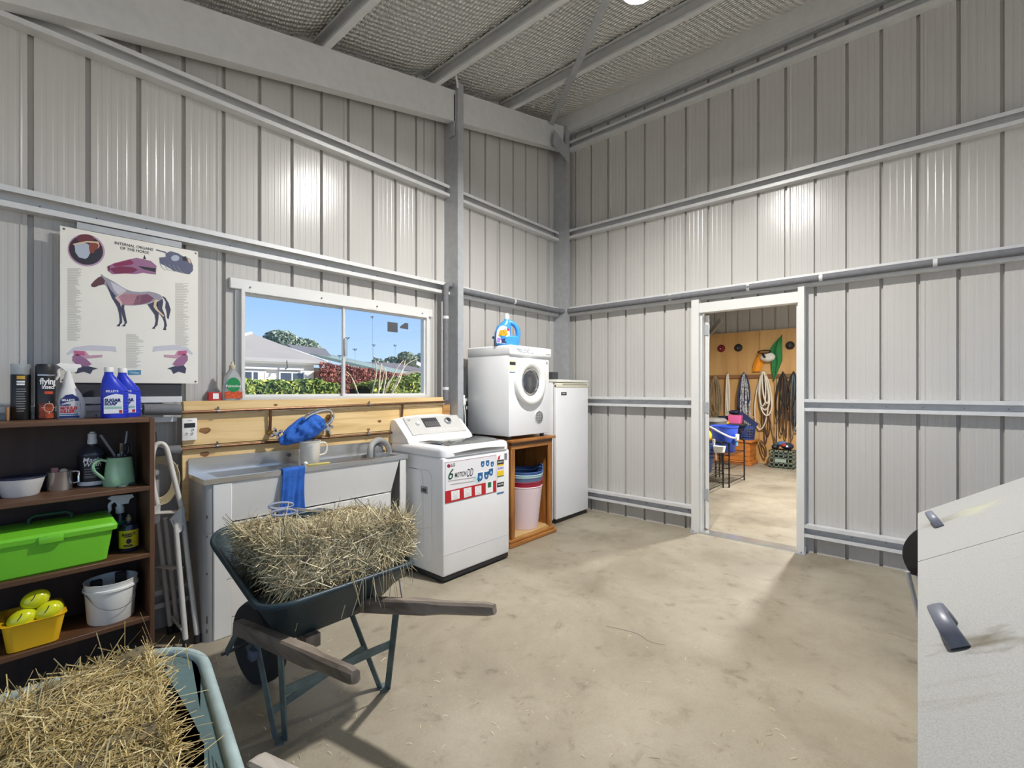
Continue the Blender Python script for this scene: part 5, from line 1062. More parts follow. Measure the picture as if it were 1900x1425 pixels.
# ================================================================== WHEELBARROWS
def ring_tray(cx, cy_, hx0, hx1, hy, r, zf, n=8):      # hx0 at near end, hx1 at far end
    o = []
    for p in rrect(0,0,1.0,1.0,r,0,n):
        q = (p[1]+1)/2; hx = hx0+(hx1-hx0)*q; x = cx+p[0]*hx; y = cy_+p[1]*hy; o.append((x, y, zf(q)))
    return o
def tray(t, cx, cy_, rim, bot, m, lipr, lipm=None):
    mid = [tuple(Vector(a)*.45+Vector(b)*.55+Vector((0,0,-.01))) for a, b in zip(rim, bot)]
    inn = [tuple(Vector(a)+(Vector((cx,cy_,a[2]))-Vector(a)).normalized()*.012) for a in rim]; inm = [tuple(Vector(a)+(Vector((cx,cy_,a[2]))-Vector(a)).normalized()*.010) for a in mid]; inb = [tuple(Vector(a)+(Vector((cx,cy_,a[2]))-Vector(a)).normalized()*.01+Vector((0,0,.01))) for a in bot]
    tb_ = MB().loft([bot, mid, rim, inn, inm, inb]).build('tray', m, t, ang=32)
    MB().tube(rim, lipr, 10, closed=True).build('rolled_rim', lipm or m, tb_)
    return tb_
gtr = mat('dark_green_steel', srgb(40,58,66), .45, .1, .25, 6, bump=.1, bscale=30); oldw = wood('weathered_timber', srgb(146,134,122), srgb(104,93,84), 2, (8,1,8), .75, bump=.4)
strap = mat('worn_green_strap', srgb(104,120,120), .55, .2, .35, 14)
wb = thing('wheelbarrow', 'dark green wheelbarrow with timber handles in front of the sink', 'wheelbarrow', (-3.58,-1.3,0))
zf = lambda q: .592-.03*math.sin(min(1,q*1.6)*math.pi)*(1-q)+.115*q*q
rim = ring_tray(-3.585,-1.20,.325,.30,.375,.32,zf); bot = ring_tray(-3.58,-1.17,.20,.17,.23,.3,lambda q: .375+.02*q)
tray(wb, -3.585, -1.20, rim, bot, gtr, .012)
def handle(tip, root, m, w=.045, h=.058, name='handle'):
    tip, root = Vector(tip), Vector(root); d = (tip-root).normalized(); a = d.cross(Vector((0,0,1))).normalized(); b = a.cross(d); R_ = []
    L_ = (tip-root).length
    for q, k in ((0,.7),(.02,1),(L_*.70,1),(L_*.78,.82),(L_*.97,.78),(L_,.6)):
        c = root+d*q; hw, hh = w/2*k, h/2*k; ch = .28*min(hw,hh) if q < L_*.75 else .5*min(hw,hh)
        R_.append([c+a*x+b*y for x, y in ((hw-ch,hh),(-hw+ch,hh),(-hw,hh-ch),(-hw,-hh+ch),(-hw+ch,-hh),(hw-ch,-hh),(hw,-hh+ch),(hw,hh-ch))])
    return MB().loft(R_)
HL0, HL1 = (-3.865,-2.056,.545), (-3.835,-1.06,.345); HR0, HR1 = (-3.312,-2.068,.545), (-3.585,-1.05,.36)
handle(HL0,HL1,oldw).build('handle', oldw, wb, smooth=False); handle(HR0,HR1,oldw).build('handle', oldw, wb, smooth=False)
for (bx_, by_), s_, top in (((-3.793,-1.384),-1,((-3.848,-1.28,.40),(-3.850,-1.52,.44))),((-3.351,-1.414),1,((-3.49,-1.35,.405),(-3.425,-1.62,.46)))):
    for q in top: MB().bar((bx_+(.012 if q[1] < by_ else -.012),by_+(-.012 if q[1] < by_ else .012),.003),q,.032,.005,(1,.2,0)).build('leg', strap, wb, smooth=False)
    MB().bar((bx_-.015,by_-.03,.003),(bx_+.015,by_+.03,.003),.032,.005).build('leg_shoe', strap, wb, smooth=False)
MB().bar((-3.81,-1.45,.22),(-3.375,-1.50,.24),.005,.035).build('cross_brace', strap, wb, smooth=False)
MB().bar((-3.816,-1.349,.10),(-3.427,-1.376,.20),.005,.03).build('cross_brace', strap, wb, smooth=False)
wc = Vector((-3.70,-.93,.185))
wh = MB().lathe([(.11,-.035),(.14,-.045),(.175,-.04),(.185,-.018),(.185,.018),(.175,.04),(.14,.045),(.11,.035)], wc, 36, ax=(.99,.1,0)).build('tyre', mat('rubber', (.02,.02,.021), .75), wb); MB().lathe([(.03,-.05),(.035,-.03),(.112,-.02),(.112,.02),(.035,.03),(.03,.05)], wc, 24, ax=(.99,.1,0)).build('hub', strap, wh)
MB().cyl((-3.86,-1.06+.12,.19),(-3.56,-.90,.19),.008,n=8).build('axle', steel_screw, wb)
for p0, p1 in (((-3.835,-1.08,.345),(-3.84,-.94,.19)),((-3.59,-1.06,.36),(-3.58,-.91,.19))): MB().bar(p0,p1,.03,.006,(1,0,0)).build('axle_bracket', strap, wb, smooth=False)
MB().rbox(-3.868,-3.838,-1.30,-1.26,.295,.335,.004,1).build('bolt_block', mat('blue_steel', srgb(84,96,120), .5, .4), wb); MB().box(-3.72,-3.66,-1.44,-1.36,.33,.38).build('wood_packer', oldw, wb, smooth=False)
MB().tube([(-3.425,-1.60,.42),(-3.415,-1.64,.50),(-3.40,-1.60,.56)], .003, 6).build('wire_tie', steel_screw, wb)
# second barrow, close to the camera
tealb = mat('faded_teal_steel', srgb(92,118,120), .5, .1, .25, 5, bump=.15, bscale=25)
w2 = thing('wheelbarrow', 'faded teal wheelbarrow full of hay in the foreground', 'wheelbarrow', (-4.62,-2.1,0))
zf2 = lambda q: .585+.05*q
R4 = Matrix.Translation((-4.575,-2.06,0)) @ Matrix.Rotation(rad(-5),4,'Z') @ Matrix.Translation((4.575,2.06,0))
rim2 = [tuple(R4 @ Vector(p)) for p in ring_tray(-4.575,-2.06,.345,.39,.40,.36,zf2,10)]; bot2 = [tuple(R4 @ Vector(p)) for p in ring_tray(-4.575,-2.08,.30,.32,.33,.3,lambda q: .36)]
tray(w2, -4.575, -2.06, rim2, bot2, tealb, .0145, mat('pale_teal_rim', srgb(164,184,184), .5, .1, .2, 9))
palew = wood('pale_weathered_timber', srgb(190,182,172), srgb(160,150,140), 2, (8,1,8), .75, bump=.4)
handle((-4.02,-2.78,.56),(-4.155,-2.12,.50),palew).build('handle', palew, w2, smooth=False); handle((-5.12,-2.78,.56),(-4.99,-2.12,.50),palew).build('handle', palew, w2, smooth=False)
MB().bar((-4.17,-2.16,.47),(-4.98,-2.16,.47),.03,.03).build('cross_bearer', strap, w2, smooth=False); MB().bar((-4.55,-2.2,.34),(-4.55,-1.72,.30),.05,.04).build('keel_bar', strap, w2, smooth=False)
for s_ in (-1,1):
    x_ = -4.575+s_*.22; MB().bar((x_,-2.24,.003),(x_,-2.15,.46),.03,.006,(1,0,0)).build('leg', strap, w2, smooth=False); MB().bar((x_,-2.24,.003),(x_,-2.36,.40),.03,.006,(1,0,0)).build('leg', strap, w2, smooth=False)
wh = MB().lathe([(.11,-.035),(.14,-.045),(.175,-.04),(.185,-.018),(.185,.018),(.175,.04),(.14,.045),(.11,.035)], (-4.575,-1.50-.03,.187), 30, ax=(1,0,0)).build('tyre', mat('rubber', (.02,.02,.021)), w2); MB().lathe([(.03,-.05),(.035,-.03),(.112,-.02),(.112,.02),(.035,.03),(.03,.05)], (-4.575,-1.53,.187), 20, ax=(1,0,0)).build('hub', strap, wh)
for s_ in (-1,1): MB().bar((-4.575+s_*.07,-1.53,.187),(-4.575+s_*.10,-1.95,.36),.03,.006,(1,0,0)).build('wheel_fork', strap, w2, smooth=False)
def hay2(u, v, w):
    top = .668+.075*u*v+.010*math.sin(u*7+v*3); bot = .42; x = -4.90+u*(.535+.06*v); y = -2.46+v*(.545+.035*u); x += .05*(1-w)*(u-.5); z = bot+(top-bot)*w
    return (x, y, z)
haym2 = hay_mat('golden_straw', srgb(120,100,60), srgb(196,172,112), srgb(236,220,168))
hb2 = thing('hay_bale', 'thick slab of hay filling the faded teal wheelbarrow', 'hay', (-4.58,-2.1,.42))
mb = MB(); hay_block(hay2, 26, 24, 14, mb, .024, 8); mb.build('packed_hay', hay_core, hb2, ang=180)
strands(sample_block(hay2, {(2,1):13500,(0,1):2400,(1,1):1600,(1,0):700,(0,0):200}, rg), .0009, .0023, .03, .15, 'loose_straw', hb2, rg, .16, lambda p, n, r: (1,.35+r.uniform(-.6,.6),0) if n.z > .5 else (0,-.4,-1), .35, haym2)
sp = [((rg.uniform(-4.62,-4.22), -1.90+rg.uniform(-.04,.04), rg.uniform(.67,.71)), (0,.5,.8)) for _ in range(40)]
strands(sp, .002,.003,.06,.12,'stray_straw',hb2,rg,.6,lambda p, n, r: (r.uniform(-1,.3),.5,.25),.7, haym2)
# straw bits on the floor
sp = []
for _ in range(900):
    c = rg.choice(((-3.55,-1.35,.55),(-4.1,-1.75,.35),(-2.7,-2.2,.9),(-3.75,-.75,.3),(-3.2,-2.6,.9))); a = rg.uniform(0,6.28); r_ = c[2]*math.sqrt(rg.random()); x_, y_ = c[0]+math.cos(a)*r_, c[1]+math.sin(a)*r_
    if y_ < -.5: sp.append(((x_,y_,.0035),(0,0,1)))
o = strands(sp, .001,.0022,.008,.03,'floor_straw',None,rg,0.0); o['label'] = 'short bits of straw scattered on the concrete around the barrows'; o['category'] = 'straw'
for pts, lb in ([(-2.194,-1.884),(-2.153,-2.047),(-2.183,-2.14),(-2.162,-2.221)], 'thin bent stalk lying on open floor'),:
    o = MB().tube(smooth_path([(a,b,.003) for a, b in pts],5), .0013, 5).build('dry_stalk', palew, None); tag(o, lb, 'stalk')
# ================================================================== FEED BIN
bn = thing('feed_bin', 'large pale grey speckled feed bin with two sloping lids', 'feed bin', (-2.7,-3.55,0))
def bin_mat():
    m = bpy.data.materials.new('speckled_poly'); m.use_nodes = True; tt = m.node_tree; p = tt.nodes['Principled BSDF']; p.inputs['Roughness'].default_value = .5
    tc_ = tt.nodes.new('ShaderNodeTexCoord')
    def nz(s, d, st=(1,1,1)):
        mp = tt.nodes.new('ShaderNodeMapping'); mp.inputs['Scale'].default_value = st; tt.links.new(tc_.outputs['Object'], mp.inputs[0]); n = tt.nodes.new('ShaderNodeTexNoise'); n.inputs['Scale'].default_value = s; n.inputs['Detail'].default_value = d; tt.links.new(mp.outputs[0], n.inputs['Vector']); return n.outputs[0]
    def rp_(i, a, b, ca, cb):
        r_ = tt.nodes.new('ShaderNodeValToRGB'); r_.color_ramp.elements[0].position = a; r_.color_ramp.elements[1].position = b; r_.color_ramp.elements[0].color = (*ca,1); r_.color_ramp.elements[1].color = (*cb,1); tt.links.new(i, r_.inputs[0]); return r_.outputs[0]
    c1 = rp_(nz(330,2), .35, .65, srgb(150,151,150), srgb(168,168,166)); c2 = rp_(nz(2.4,5,(3,.55,1)), .62, .74, (1,1,1), (.74,.72,.62))
    mx = tt.nodes.new('ShaderNodeMix'); mx.data_type = 'RGBA'; mx.blend_type = 'MULTIPLY'; mx.inputs[0].default_value = .9; tt.links.new(c1, mx.inputs[6]); tt.links.new(c2, mx.inputs[7]); last = mx.outputs[2]
    for (sx_, sy_, sz_), sc_, colr, amt in (((-.56,.245,.86),(8,3,8),srgb(84,74,46),.8),((.60,.27,.84),(9,3,9),srgb(100,90,60),.65),((.62,.15,.90),(7,4,7),srgb(186,188,150),.7)):   # hand marks by the grips
        mp = tt.nodes.new('ShaderNodeMapping'); mp.vector_type = 'POINT'; mp.inputs['Location'].default_value = (-sx_*sc_[0],-sy_*sc_[1],-sz_*sc_[2]); mp.inputs['Scale'].default_value = sc_; tt.links.new(tc_.outputs['Object'], mp.inputs[0])
        ln = tt.nodes.new('ShaderNodeVectorMath'); ln.operation = 'LENGTH'; tt.links.new(mp.outputs[0], ln.inputs[0]); ad = tt.nodes.new('ShaderNodeMath'); ad.operation = 'ADD'; sbn = tt.nodes.new('ShaderNodeMath'); sbn.operation = 'MULTIPLY'; sbn.inputs[1].default_value = 1.1; tt.links.new(nz(30,4,(1,.3,1)), sbn.inputs[0]); tt.links.new(ln.outputs['Value'], ad.inputs[0]); tt.links.new(sbn.outputs[0], ad.inputs[1])
        r_ = rp_(ad.outputs[0], .55, 1.25, (amt,)*3, (0,0,0)); m2 = tt.nodes.new('ShaderNodeMix'); m2.data_type = 'RGBA'; tt.links.new(r_, m2.inputs[0]); tt.links.new(last, m2.inputs[6]); m2.inputs[7].default_value = (*colr,1); last = m2.outputs[2]
    tt.links.new(last, p.inputs['Base Color']); return m
bmt = bin_mat(); BX0, BX1, BS, BY, s_ = -1.775, -3.74, -2.565, -3.229, .62
def EY(x): return -3.2365-.0111*(-1.771-x)      # front edge of the lids, a touch askew to the wall
MB().add([(BX1,EY(BX1)-.015,0),(BX0-.005,EY(BX0)-.015,0),(BX0-.005,EY(BX0)-.72,0),(BX1,EY(BX1)-.72,0),(BX1,EY(BX1)-.015,.775),(BX0-.005,EY(BX0)-.015,.775),(BX0-.005,EY(BX0)-.72,.775+.705*s_),(BX1,EY(BX1)-.72,.775+.705*s_)], [(0,1,2,3),(7,6,5,4),(0,4,5,1),(1,5,6,2),(2,6,7,3),(3,7,4,0)]).build('bin_body', bmt, bn, smooth=False)
nrm = Vector((0, s_, 1)).normalized(); th = nrm*.02; slate = mat('slate_plastic', srgb(112,116,130), .4, 0, .12, 20)
for a, b, hx, k_ in ((BX0,BS+.0025,-2.06,.85),(BS-.0025,BX1,-3.135,1.0)):
    base = [V(a,EY(a),.779),V(b,EY(b),.779),V(b,EY(b)-.74,.779+.74*s_),V(a,EY(a)-.74,.779+.74*s_)]; ld = MB().prism(base, th).build('lid', bmt, bn, smooth=False)
    o0 = V(hx, EY(hx)-.052, .779+.052*s_)+th; dv = Vector((0,-1,s_)).normalized(); ax_ = Vector((-1,-.10,.06)).normalized(); R_ = []
    for q, hgt, wd_, tk in ((0,-.004,.036,.014),(.004,.018,.035,.015),(.018,.038,.033,.015),(.050,.046,.031,.014),(.085,.046,.031,.014),(.117,.038,.033,.015),(.131,.018,.035,.015),(.135,-.004,.036,.014)):
        c = o0 + ax_*q*k_ + nrm*hgt*k_; ring = []
        for j in range(12):
            an = 6.2832*j/12; ca, sa = math.cos(an), math.sin(an); ca = math.copysign(abs(ca)**.5, ca); sa = math.copysign(abs(sa)**.5, sa); out = (nrm*1.0 if .02 < q < .11 else (nrm*.55+ax_*(-.8 if q < .06 else .8)).normalized()); ring.append(c+dv*ca*wd_/2*k_+out*sa*tk*k_)
        R_.append(ring)
    MB().loft(R_).build('grip_handle', slate, ld, ang=45)
# black chair just visible past the bin
ch = thing('plastic_chair', 'black moulded chair with metal legs behind the feed bin', 'chair', (-1.45,-3.42,0))
shell = []
for q, wd_, lean in [(.44+.325*k/12, .255*math.sin(math.pi*(.28+.70*k/12))**.55, .05*k/12) for k in range(13)]:
    shell.append([(-1.575-lean+.05*(abs(k)/4)**2, -3.42+wd_*k/4, q) for k in range(-4,5)]+[(-1.560-lean+.05*(abs(k)/4)**2, -3.42+wd_*k/4, q) for k in range(4,-5,-1)])
MB().loft(shell).build('backrest', dark_m, ch); MB().rbox(-1.56,-1.17,-3.62,-3.22,.435,.462,.012,3).build('seat', dark_m, ch)
for x_, y_ in ((-1.56,-3.215),(-1.56,-3.62),(-1.18,-3.22),(-1.18,-3.62)): MB().tube([(x_,y_+(.03 if y_ > -3.4 else -.03),.46),(x_,y_-(.06 if y_ > -3.4 else -.06),.02)], .011, 10).build('leg', steel_d, ch)
for x_, y_ in ((-1.56,-3.215),(-1.56,-3.62),(-1.18,-3.22),(-1.18,-3.62)): MB().cyl((x_,y_-(.06 if y_ > -3.4 else -.06),0),(x_,y_-(.06 if y_ > -3.4 else -.06),.025),.014,n=10).build('foot', dark_m, ch)
# ================================================================== TACK ROOM
plyw = wood('plywood_sheet', srgb(214,172,112), srgb(192,146,88), 1.1, (3,3,.35), .5, bump=.05)
for y0, y1, lb in ((-.93,-.01,'plywood sheet on the far tack room wall nearer the door hinge side'),(-2.16,-.935,'plywood sheet on the far tack room wall behind the green flag')):
    o = MB().box(4.985,5.005,y0,y1,.0,2.44).build('plywood_sheet', plyw, None, smooth=False); tag(o, lb, 'plywood')
o = MB().rbox(4.955,4.985,-2.1,-.02,1.56,1.63,.004,1).build('hook_rail', wood('brown_rail', srgb(150,104,66), srgb(122,82,50), 2, (4,1,8)), None); tag(o, 'brown timber hook rail across the plywood', 'rail')
def bridle_disc(y, z, m, label):
    t = thing('bridle_holder', label, 'holder', (4.95,y,z-.07), 'round bridle holders'); MB().lathe([(.072,0),(.074,.01),(.06,.03),(.04,.045),(.036,.07),(.0,.075)], (4.988,y,z), 24, ax=(-1,0,0)).build('cup', m, t); MB().ball((4.905,y-.008,z-.01), .011, n=8, m=6).build('screw_cap', chrome, t)
bridle_disc(-.26,2.15,mat('maroon_plastic', srgb(120,24,30), .35),'round red bridle holder screwed to the plywood'); bridle_disc(-.572,2.145,dark_m,'round black bridle holder beside the red one'); bridle_disc(-1.432,2.135,dark_m,'round black bridle holder to the right of the green flag')
def gflag(u, v):
    w_ = math.sin(min(1,v/.42)*math.pi/2)*.21 if v < .42 else .21*max(0,1-(v-.42)/.58)**.8; z = 2.335-v*.84; xr = -1.315+.125*max(0,v-.55)/.45
    return (4.93+.02*math.sin(u*9+v*4), xr+w_*u, z+.04*u*(v-.3))
o = grid_cloth(gflag, 10, 20).build('flag', mat('green_flag', srgb(40,124,64), .7, 0, .12, 8), None, ang=180); solid(o, .004); tag(o, 'green pointed flag hanging on the plywood', 'flag')
def oflag(u, v): return (4.94+.012*math.sin(u*8), -.985+.10*v+.085*(u-.5)*math.sin((.25+.75*v)*math.pi*.72)*2-.0, 2.03-.35*v)
o = grid_cloth(oflag, 10, 16).build('flag', mat('orange_flag', srgb(240,150,24), .7, 0, .08, 8), None, ang=180); solid(o, .004); tag(o, 'orange flag hanging beside the white hat', 'flag')
t = thing('white_hat', 'white fabric hat hooked on the plywood between the two flags', 'hat', (4.9,-1.08,1.85))
MB().ball((4.90,-1.09,1.94), .07, .125, .085, 22, 12).build('crown', mat('white_fabric', srgb(226,222,212), .85, 0, .12, 20, bump=.3), t)
MB().tube([(4.88+.03*math.sin(a), -1.04+math.cos(a)*.105, 2.035+math.sin(a)*.03) for a in [6.283*k/24 for k in range(24)]], .010, 8, closed=True).build('dark_band', mat('brown_band', srgb(44,32,28), .6), t); MB().tube(smooth_path([(4.86,-1.02,2.0),(4.83,-1.05,1.95),(4.86,-1.07,1.93)],5), .02, 8).build('dark_strap', mat('brown_band', srgb(44,32,28)), t)
# hanging ropes and straps: each is a thing made of loops
def hang(name, label, cat, y, ztop, loops, r, m, extra=None):
    t = thing(name, label, cat, (4.92,y,min(l[1] for l in loops)))
    MB().tube([(4.985,y,ztop-.01),(4.90,y,ztop-.012),(4.885,y,ztop+.02)], .006, 6).build('hook', dark_m, t)
    for i, (w_, zb, off, dep) in enumerate(loops):
        pts = []
        for k in range(29):
            a = math.pi*2*k/28; s = math.sin(a); c = math.cos(a); zz = (ztop+zb)/2+c*(ztop-zb)/2; ww = w_*(.55+.45*(1-(zz-zb)/(ztop-zb))**.7) if c < .9 else w_*.45
            pts.append((4.93-dep+.006*math.sin(3*a+i), y+off*(1-(zz-zb)/(ztop-zb))+s*ww, zz))
        MB().tube(pts[:-1], r*RN.uniform(.85,1.15), 6, closed=True).build('strand_loop', m if not isinstance(m, list) else m[i % len(m)], t)
    return t
beige = mat('beige_rope', srgb(150,132,104), .85, 0, .3, 60); cream_r = mat('cream_rope', srgb(222,214,196), .85, 0, .2, 80); blk_s = mat('black_leather', srgb(34,30,30), .5); brn_s = mat('brown_leather', srgb(86,60,42), .5); nvy = mat('navy_webbing', srgb(44,50,78), .7); checker = mat('navy_white_rope', srgb(226,226,226), .8, 0, .9, 34, col2=srgb(36,42,70))
hang('lunge_rope','coil of beige rope hanging beside the door leaf','rope',-.165,1.62,[(.14,.80,.0,.0),(.13,.72,.02,.012),(.12,.85,-.02,.024),(.10,.78,.03,.03),(.07,.90,-.05,.036),(.045,.75,.06,.02),(.03,.95,-.02,.04)],.009,beige)
hang('white_lead','long white webbing lead hanging from the rail','lead',-.395,1.66,[(.036,.86,.0,.0),(.022,.80,.02,.012),(.03,.9,-.015,.02)],.012,cream_r)
hang('halter_bundle','bundle of navy and white braided halters','halter',-.695,1.66,[(.11,.90,.0,.0),(.09,.78,.05,.014),(.06,.72,-.06,.024),(.10,1.05,-.02,.034),(.05,.80,.02,.044),(.07,.98,.06,.05),(.03,.74,-.02,.05)],.015,[checker,nvy,checker,nvy])
hang('cotton_rope','loops of thick white cotton rope hanging from the rail','rope',-1.016,1.68,[(.13,.62,.06,.0),(.10,.98,-.03,.015),(.12,.88,-.06,.024),(.06,1.05,.01,.034),(.05,1.1,-.07,.044)],.013,[cream_r])
hang('brown_straps','brown leather straps hanging among the white rope','strap',-1.06,1.60,[(.06,.50,-.02,-.02),(.04,.36,.02,-.03),(.05,.62,.05,-.012)],.010,brn_s)
hang('black_bridle','black leather bridle hanging right of the green flag','bridle',-1.335,1.66,[(.10,.92,.06,.0),(.07,.62,-.02,.012),(.05,.55,.03,.024),(.09,1.05,-.05,.03),(.03,.48,-.04,.018),(.06,.8,.09,.036)],.010,[blk_s,brn_s,blk_s])
hang('black_bridle','black leather bridle hanging at the right edge of the doorway','bridle',-1.50,1.66,[(.09,.80,.04,.0),(.06,.62,-.03,.012),(.04,.52,.02,.024),(.08,1.0,.06,.03),(.03,.7,-.02,.02)],.010,[blk_s,blk_s,mat('grey_webbing', srgb(96,110,120), .7)])
for y0, y1, zt, lb in ((-1.255,-1.235,1.55,'thin black whip standing in the milk crate, nearer the ropes'),(-1.475,-1.46,1.2,'thin black whip standing at the right of the milk crate')):
    o = MB().tube([(4.80,y0,.10),(4.87,y1,zt)], [.010,.006], 8).build('whip', brn_s if zt < 1.3 else blk_s, None); tag(o, lb, 'whip')
o = MB().tube([(4.90,-1.215,.42),(4.94,-1.08,1.05)], .010, 8).build('wooden_stick', wood('stick', srgb(170,130,100), srgb(140,104,76)), None); tag(o, 'slanted wooden stick leaning behind the milk crate', 'stick')
# milk crate
mc = thing('milk_crate', 'grey green plastic milk crate on the tack room floor', 'crate', (4.73,-1.37,0)); mcm = mat('crate_green', srgb(100,116,104), .5)
cx0, cx1, cy0_, cy1_, chh = 4.56, 4.89, -1.565, -1.185, .30
for z0, z1 in ((0,.028),(.075,.095),(.16,.18),(.225,.24),(.272,.30)):
    mb = MB(); mb.box(cx0,cx0+.012,cy0_,cy1_,z0,z1).box(cx1-.012,cx1,cy0_,cy1_,z0,z1).box(cx0+.012,cx1-.012,cy0_,cy0_+.012,z0,z1).box(cx0+.012,cx1-.012,cy1_-.012,cy1_,z0,z1); mb.build('rail', mcm, mc, smooth=False)
for k in range(6):
    y = cy0_+.008+(cy1_-cy0_-.016)*k/5; MB().box(cx0,cx0+.011,y-.009,y+.009,.0,.30).build('upright', mcm, mc, smooth=False); x_ = cx0+.012+(cx1-cx0-.024)*k/5; MB().box(x_-.009,x_+.009,cy0_,cy0_+.011,0,.30).build('upright', mcm, mc, smooth=False)
MB().box(cx0,cx1,cy0_,cy1_,.0,.012).build('base', mcm, mc, smooth=False); pl = MB().box(cx0-.003,cx0+.004,-1.455,-1.285,.10,.155).build('name_plate', mat('crate_pale', srgb(150,164,152), .5), mc, smooth=False)
o = MB().ball((4.72,-1.37,.17), .13, .16, .10, 16, 10).build('dark_bundle', dark_m, None); tag(o, 'dark bundle lying inside the milk crate', 'bundle')
t = thing('riding_boots', 'dark boots lying on top of the milk crate', 'boots', (4.74,-1.28,.30)); MB().ball((4.72,-1.255,.345), .09, .06, .05, 16, 10).build('boot', dark_m, t); MB().rbox(4.68,4.80,-1.30,-1.22,.34,.42,.02,3).build('boot', darkm2, t)
t = thing('folded_caps', 'blue and red caps piled on the milk crate', 'caps', (4.74,-1.42,.30)); MB().ball((4.74,-1.36,.40), .08, .085, .05, 16, 10).build('cap', mat('denim_blue', srgb(70,104,150), .8), t); MB().ball((4.72,-1.44,.37), .09, .10, .06, 16, 10).build('cap', mat('navy_fabric', srgb(30,36,62), .8), t); MB().ball((4.68,-1.40,.385), .06, .06, .035, 14, 8).build('cap', mat('dull_red_fabric', srgb(150,50,50), .8), t); MB().box(4.622,4.63,-1.47,-1.44,.36,.39).build('white_patch', white_ink, t, smooth=False)
# drawer cabinet
dcb = thing('pine_chest', 'orange pine chest standing against the plywood', 'chest', (4.66,-.62,0)); pin2 = wood('orange_pine', srgb(196,122,54), srgb(170,98,38), 2, (2,2,9), .4)
MB().rbox(4.46,4.90,-.90,-.22,.06,.41,.006,1).build('carcass', pin2, dcb); MB().rbox(4.44,4.92,-.93,-.19,.0,.07,.006,2).build('plinth', pin2, dcb); MB().rbox(4.43,4.93,-.945,-.18,.41,.445,.008,2).build('top_board', pin2, dcb)
for k in range(4): z = .085+k*.08; MB().rbox(4.452,4.462,-.885,-.24,z,z+.072,.003,1).build('front_slat', pin2, dcb); MB().rbox(4.48,4.88,-.908,-.898,z,z+.072,.003,1).build('side_slat', pin2, dcb)
o = MB().tube(smooth_path([(4.9,-.96,.40),(4.92,-1.0,.20),(4.90,-1.06,.14),(4.92,-1.05,.30),(4.93,-.97,.42)],5), .012, 6).build('leather_strap', brn_s, None); tag(o, 'brown leather strap drooping beside the pine chest', 'strap')
# basket on chest
bk = thing('laundry_basket', 'blue slotted plastic basket on the pine chest', 'basket', (4.66,-.80,.445)); bkm = mat('basket_blue', srgb(46,70,130), .45); bc = (4.66,-.80)
def bring(z, r): return [(bc[0]+math.cos(6.283*k/32)*r, bc[1]+math.sin(6.283*k/32)*r, z) for k in range(32)]
for z0, z1, r_ in ((.445,.475,.125),(.505,.52,.133),(.55,.565,.138),(.595,.61,.143),(.64,.70,.15)): MB().loft([bring(z0,r_),bring(z1,r_+.002),bring(z1,r_-.006),bring(z0,r_-.006)],False,False).build('ring_band', bkm, bk)
for k in range(20): a = 6.283*k/20; MB().bar((bc[0]+math.cos(a)*.124,bc[1]+math.sin(a)*.124,.45),(bc[0]+math.cos(a)*.147,bc[1]+math.sin(a)*.147,.69),.012,.005,(math.cos(a),math.sin(a),0)).build('upright', bkm, bk, smooth=False)
MB().lathe([(0,.001),(.12,0),(.12,.008),(0,.008)], (bc[0],bc[1],.446), 28).build('base', bkm, bk)
t = thing('brush_set', 'navy brush with pale bristles lying in the blue basket', 'brush', (4.64,-.82,.66)); MB().bar((4.60,-.70,.92),(4.62,-.98,.70),.02,.10).build('brush_back', mat('navy_plastic', srgb(40,52,92), .5), t, smooth=False)
for k in range(4): MB().bar((4.58,-.80-.03*k,.80-.022*k),(4.58,-.77-.03*k,.70-.02*k),.006,.006).build('bristle_row', mat('pale_bristle', srgb(190,190,196), .7), t, smooth=False)
MB().tube(smooth_path([(4.62,-.76,.92),(4.63,-.92,.86),(4.63,-1.02,.76),(4.63,-1.04,.68)],5), .008, 6).build('curved_handle', mat('tan_plastic', srgb(180,150,110), .5), t)
t = thing('navy_tub', 'navy plastic tub standing on the pine chest', 'tub', (4.66,-.46,.445)); MB().lathe([(0,.002),(.12,0),(.125,.01),(.15,.40),(.155,.41),(.146,.41),(.115,.012),(0,.01)], (4.66,-.46,.445), 28).build('tub_body', nvy, t)
o = MB().ball((4.70,-.58,.93), .07, .10, .045, 18, 10).build('navy_helmet', mat('navy_shell', srgb(34,38,70), .4), None); tag(o, 'navy rounded helmet behind the pink box', 'helmet')
t = thing('pink_box', 'bright pink plastic box above the blue bucket', 'box', (4.48,-.67,.745)); 
R_ = []
for z, k in ((.745,.92),(.75,.94),(.885,1.0),(.892,1.02)): R_.append(rrect(4.45,-.67,.07*k,.11*k,.015,z,3))
MB().loft(R_).build('box_body', mat('hot_pink', srgb(236,110,170), .45), t)
o = MB().rbox(4.30,4.55,-.95+.1,-.40,.715,.742,.006,1).build('serving_tray', darkm2, None); tag(o, 'dark tray under the pink box and yellow lid', 'tray')
t = thing('tray_stand', 'dark slim stand carrying the tray behind the blue bucket', 'stand', (4.40,-.5,0)); MB().cyl((4.40,-.45,0),(4.40,-.45,.715),.02,n=10).build('post', darkm2, t); MB().box(4.32,4.43,-.6,-.4,0,.02).build('foot', darkm2, t, smooth=False)
o = MB().loft([rrect(4.40,-.50,.09,.085,.04,.742,4),rrect(4.40,-.50,.08,.075,.04,.775,4),rrect(4.40,-.50,.045,.04,.02,.785,4)]).build('yellow_lid', mat('bright_yellow', srgb(236,214,40), .4), None); tag(o, 'yellow upturned lid left of the pink box', 'dish')  # plastic lid lying upside down on the tray
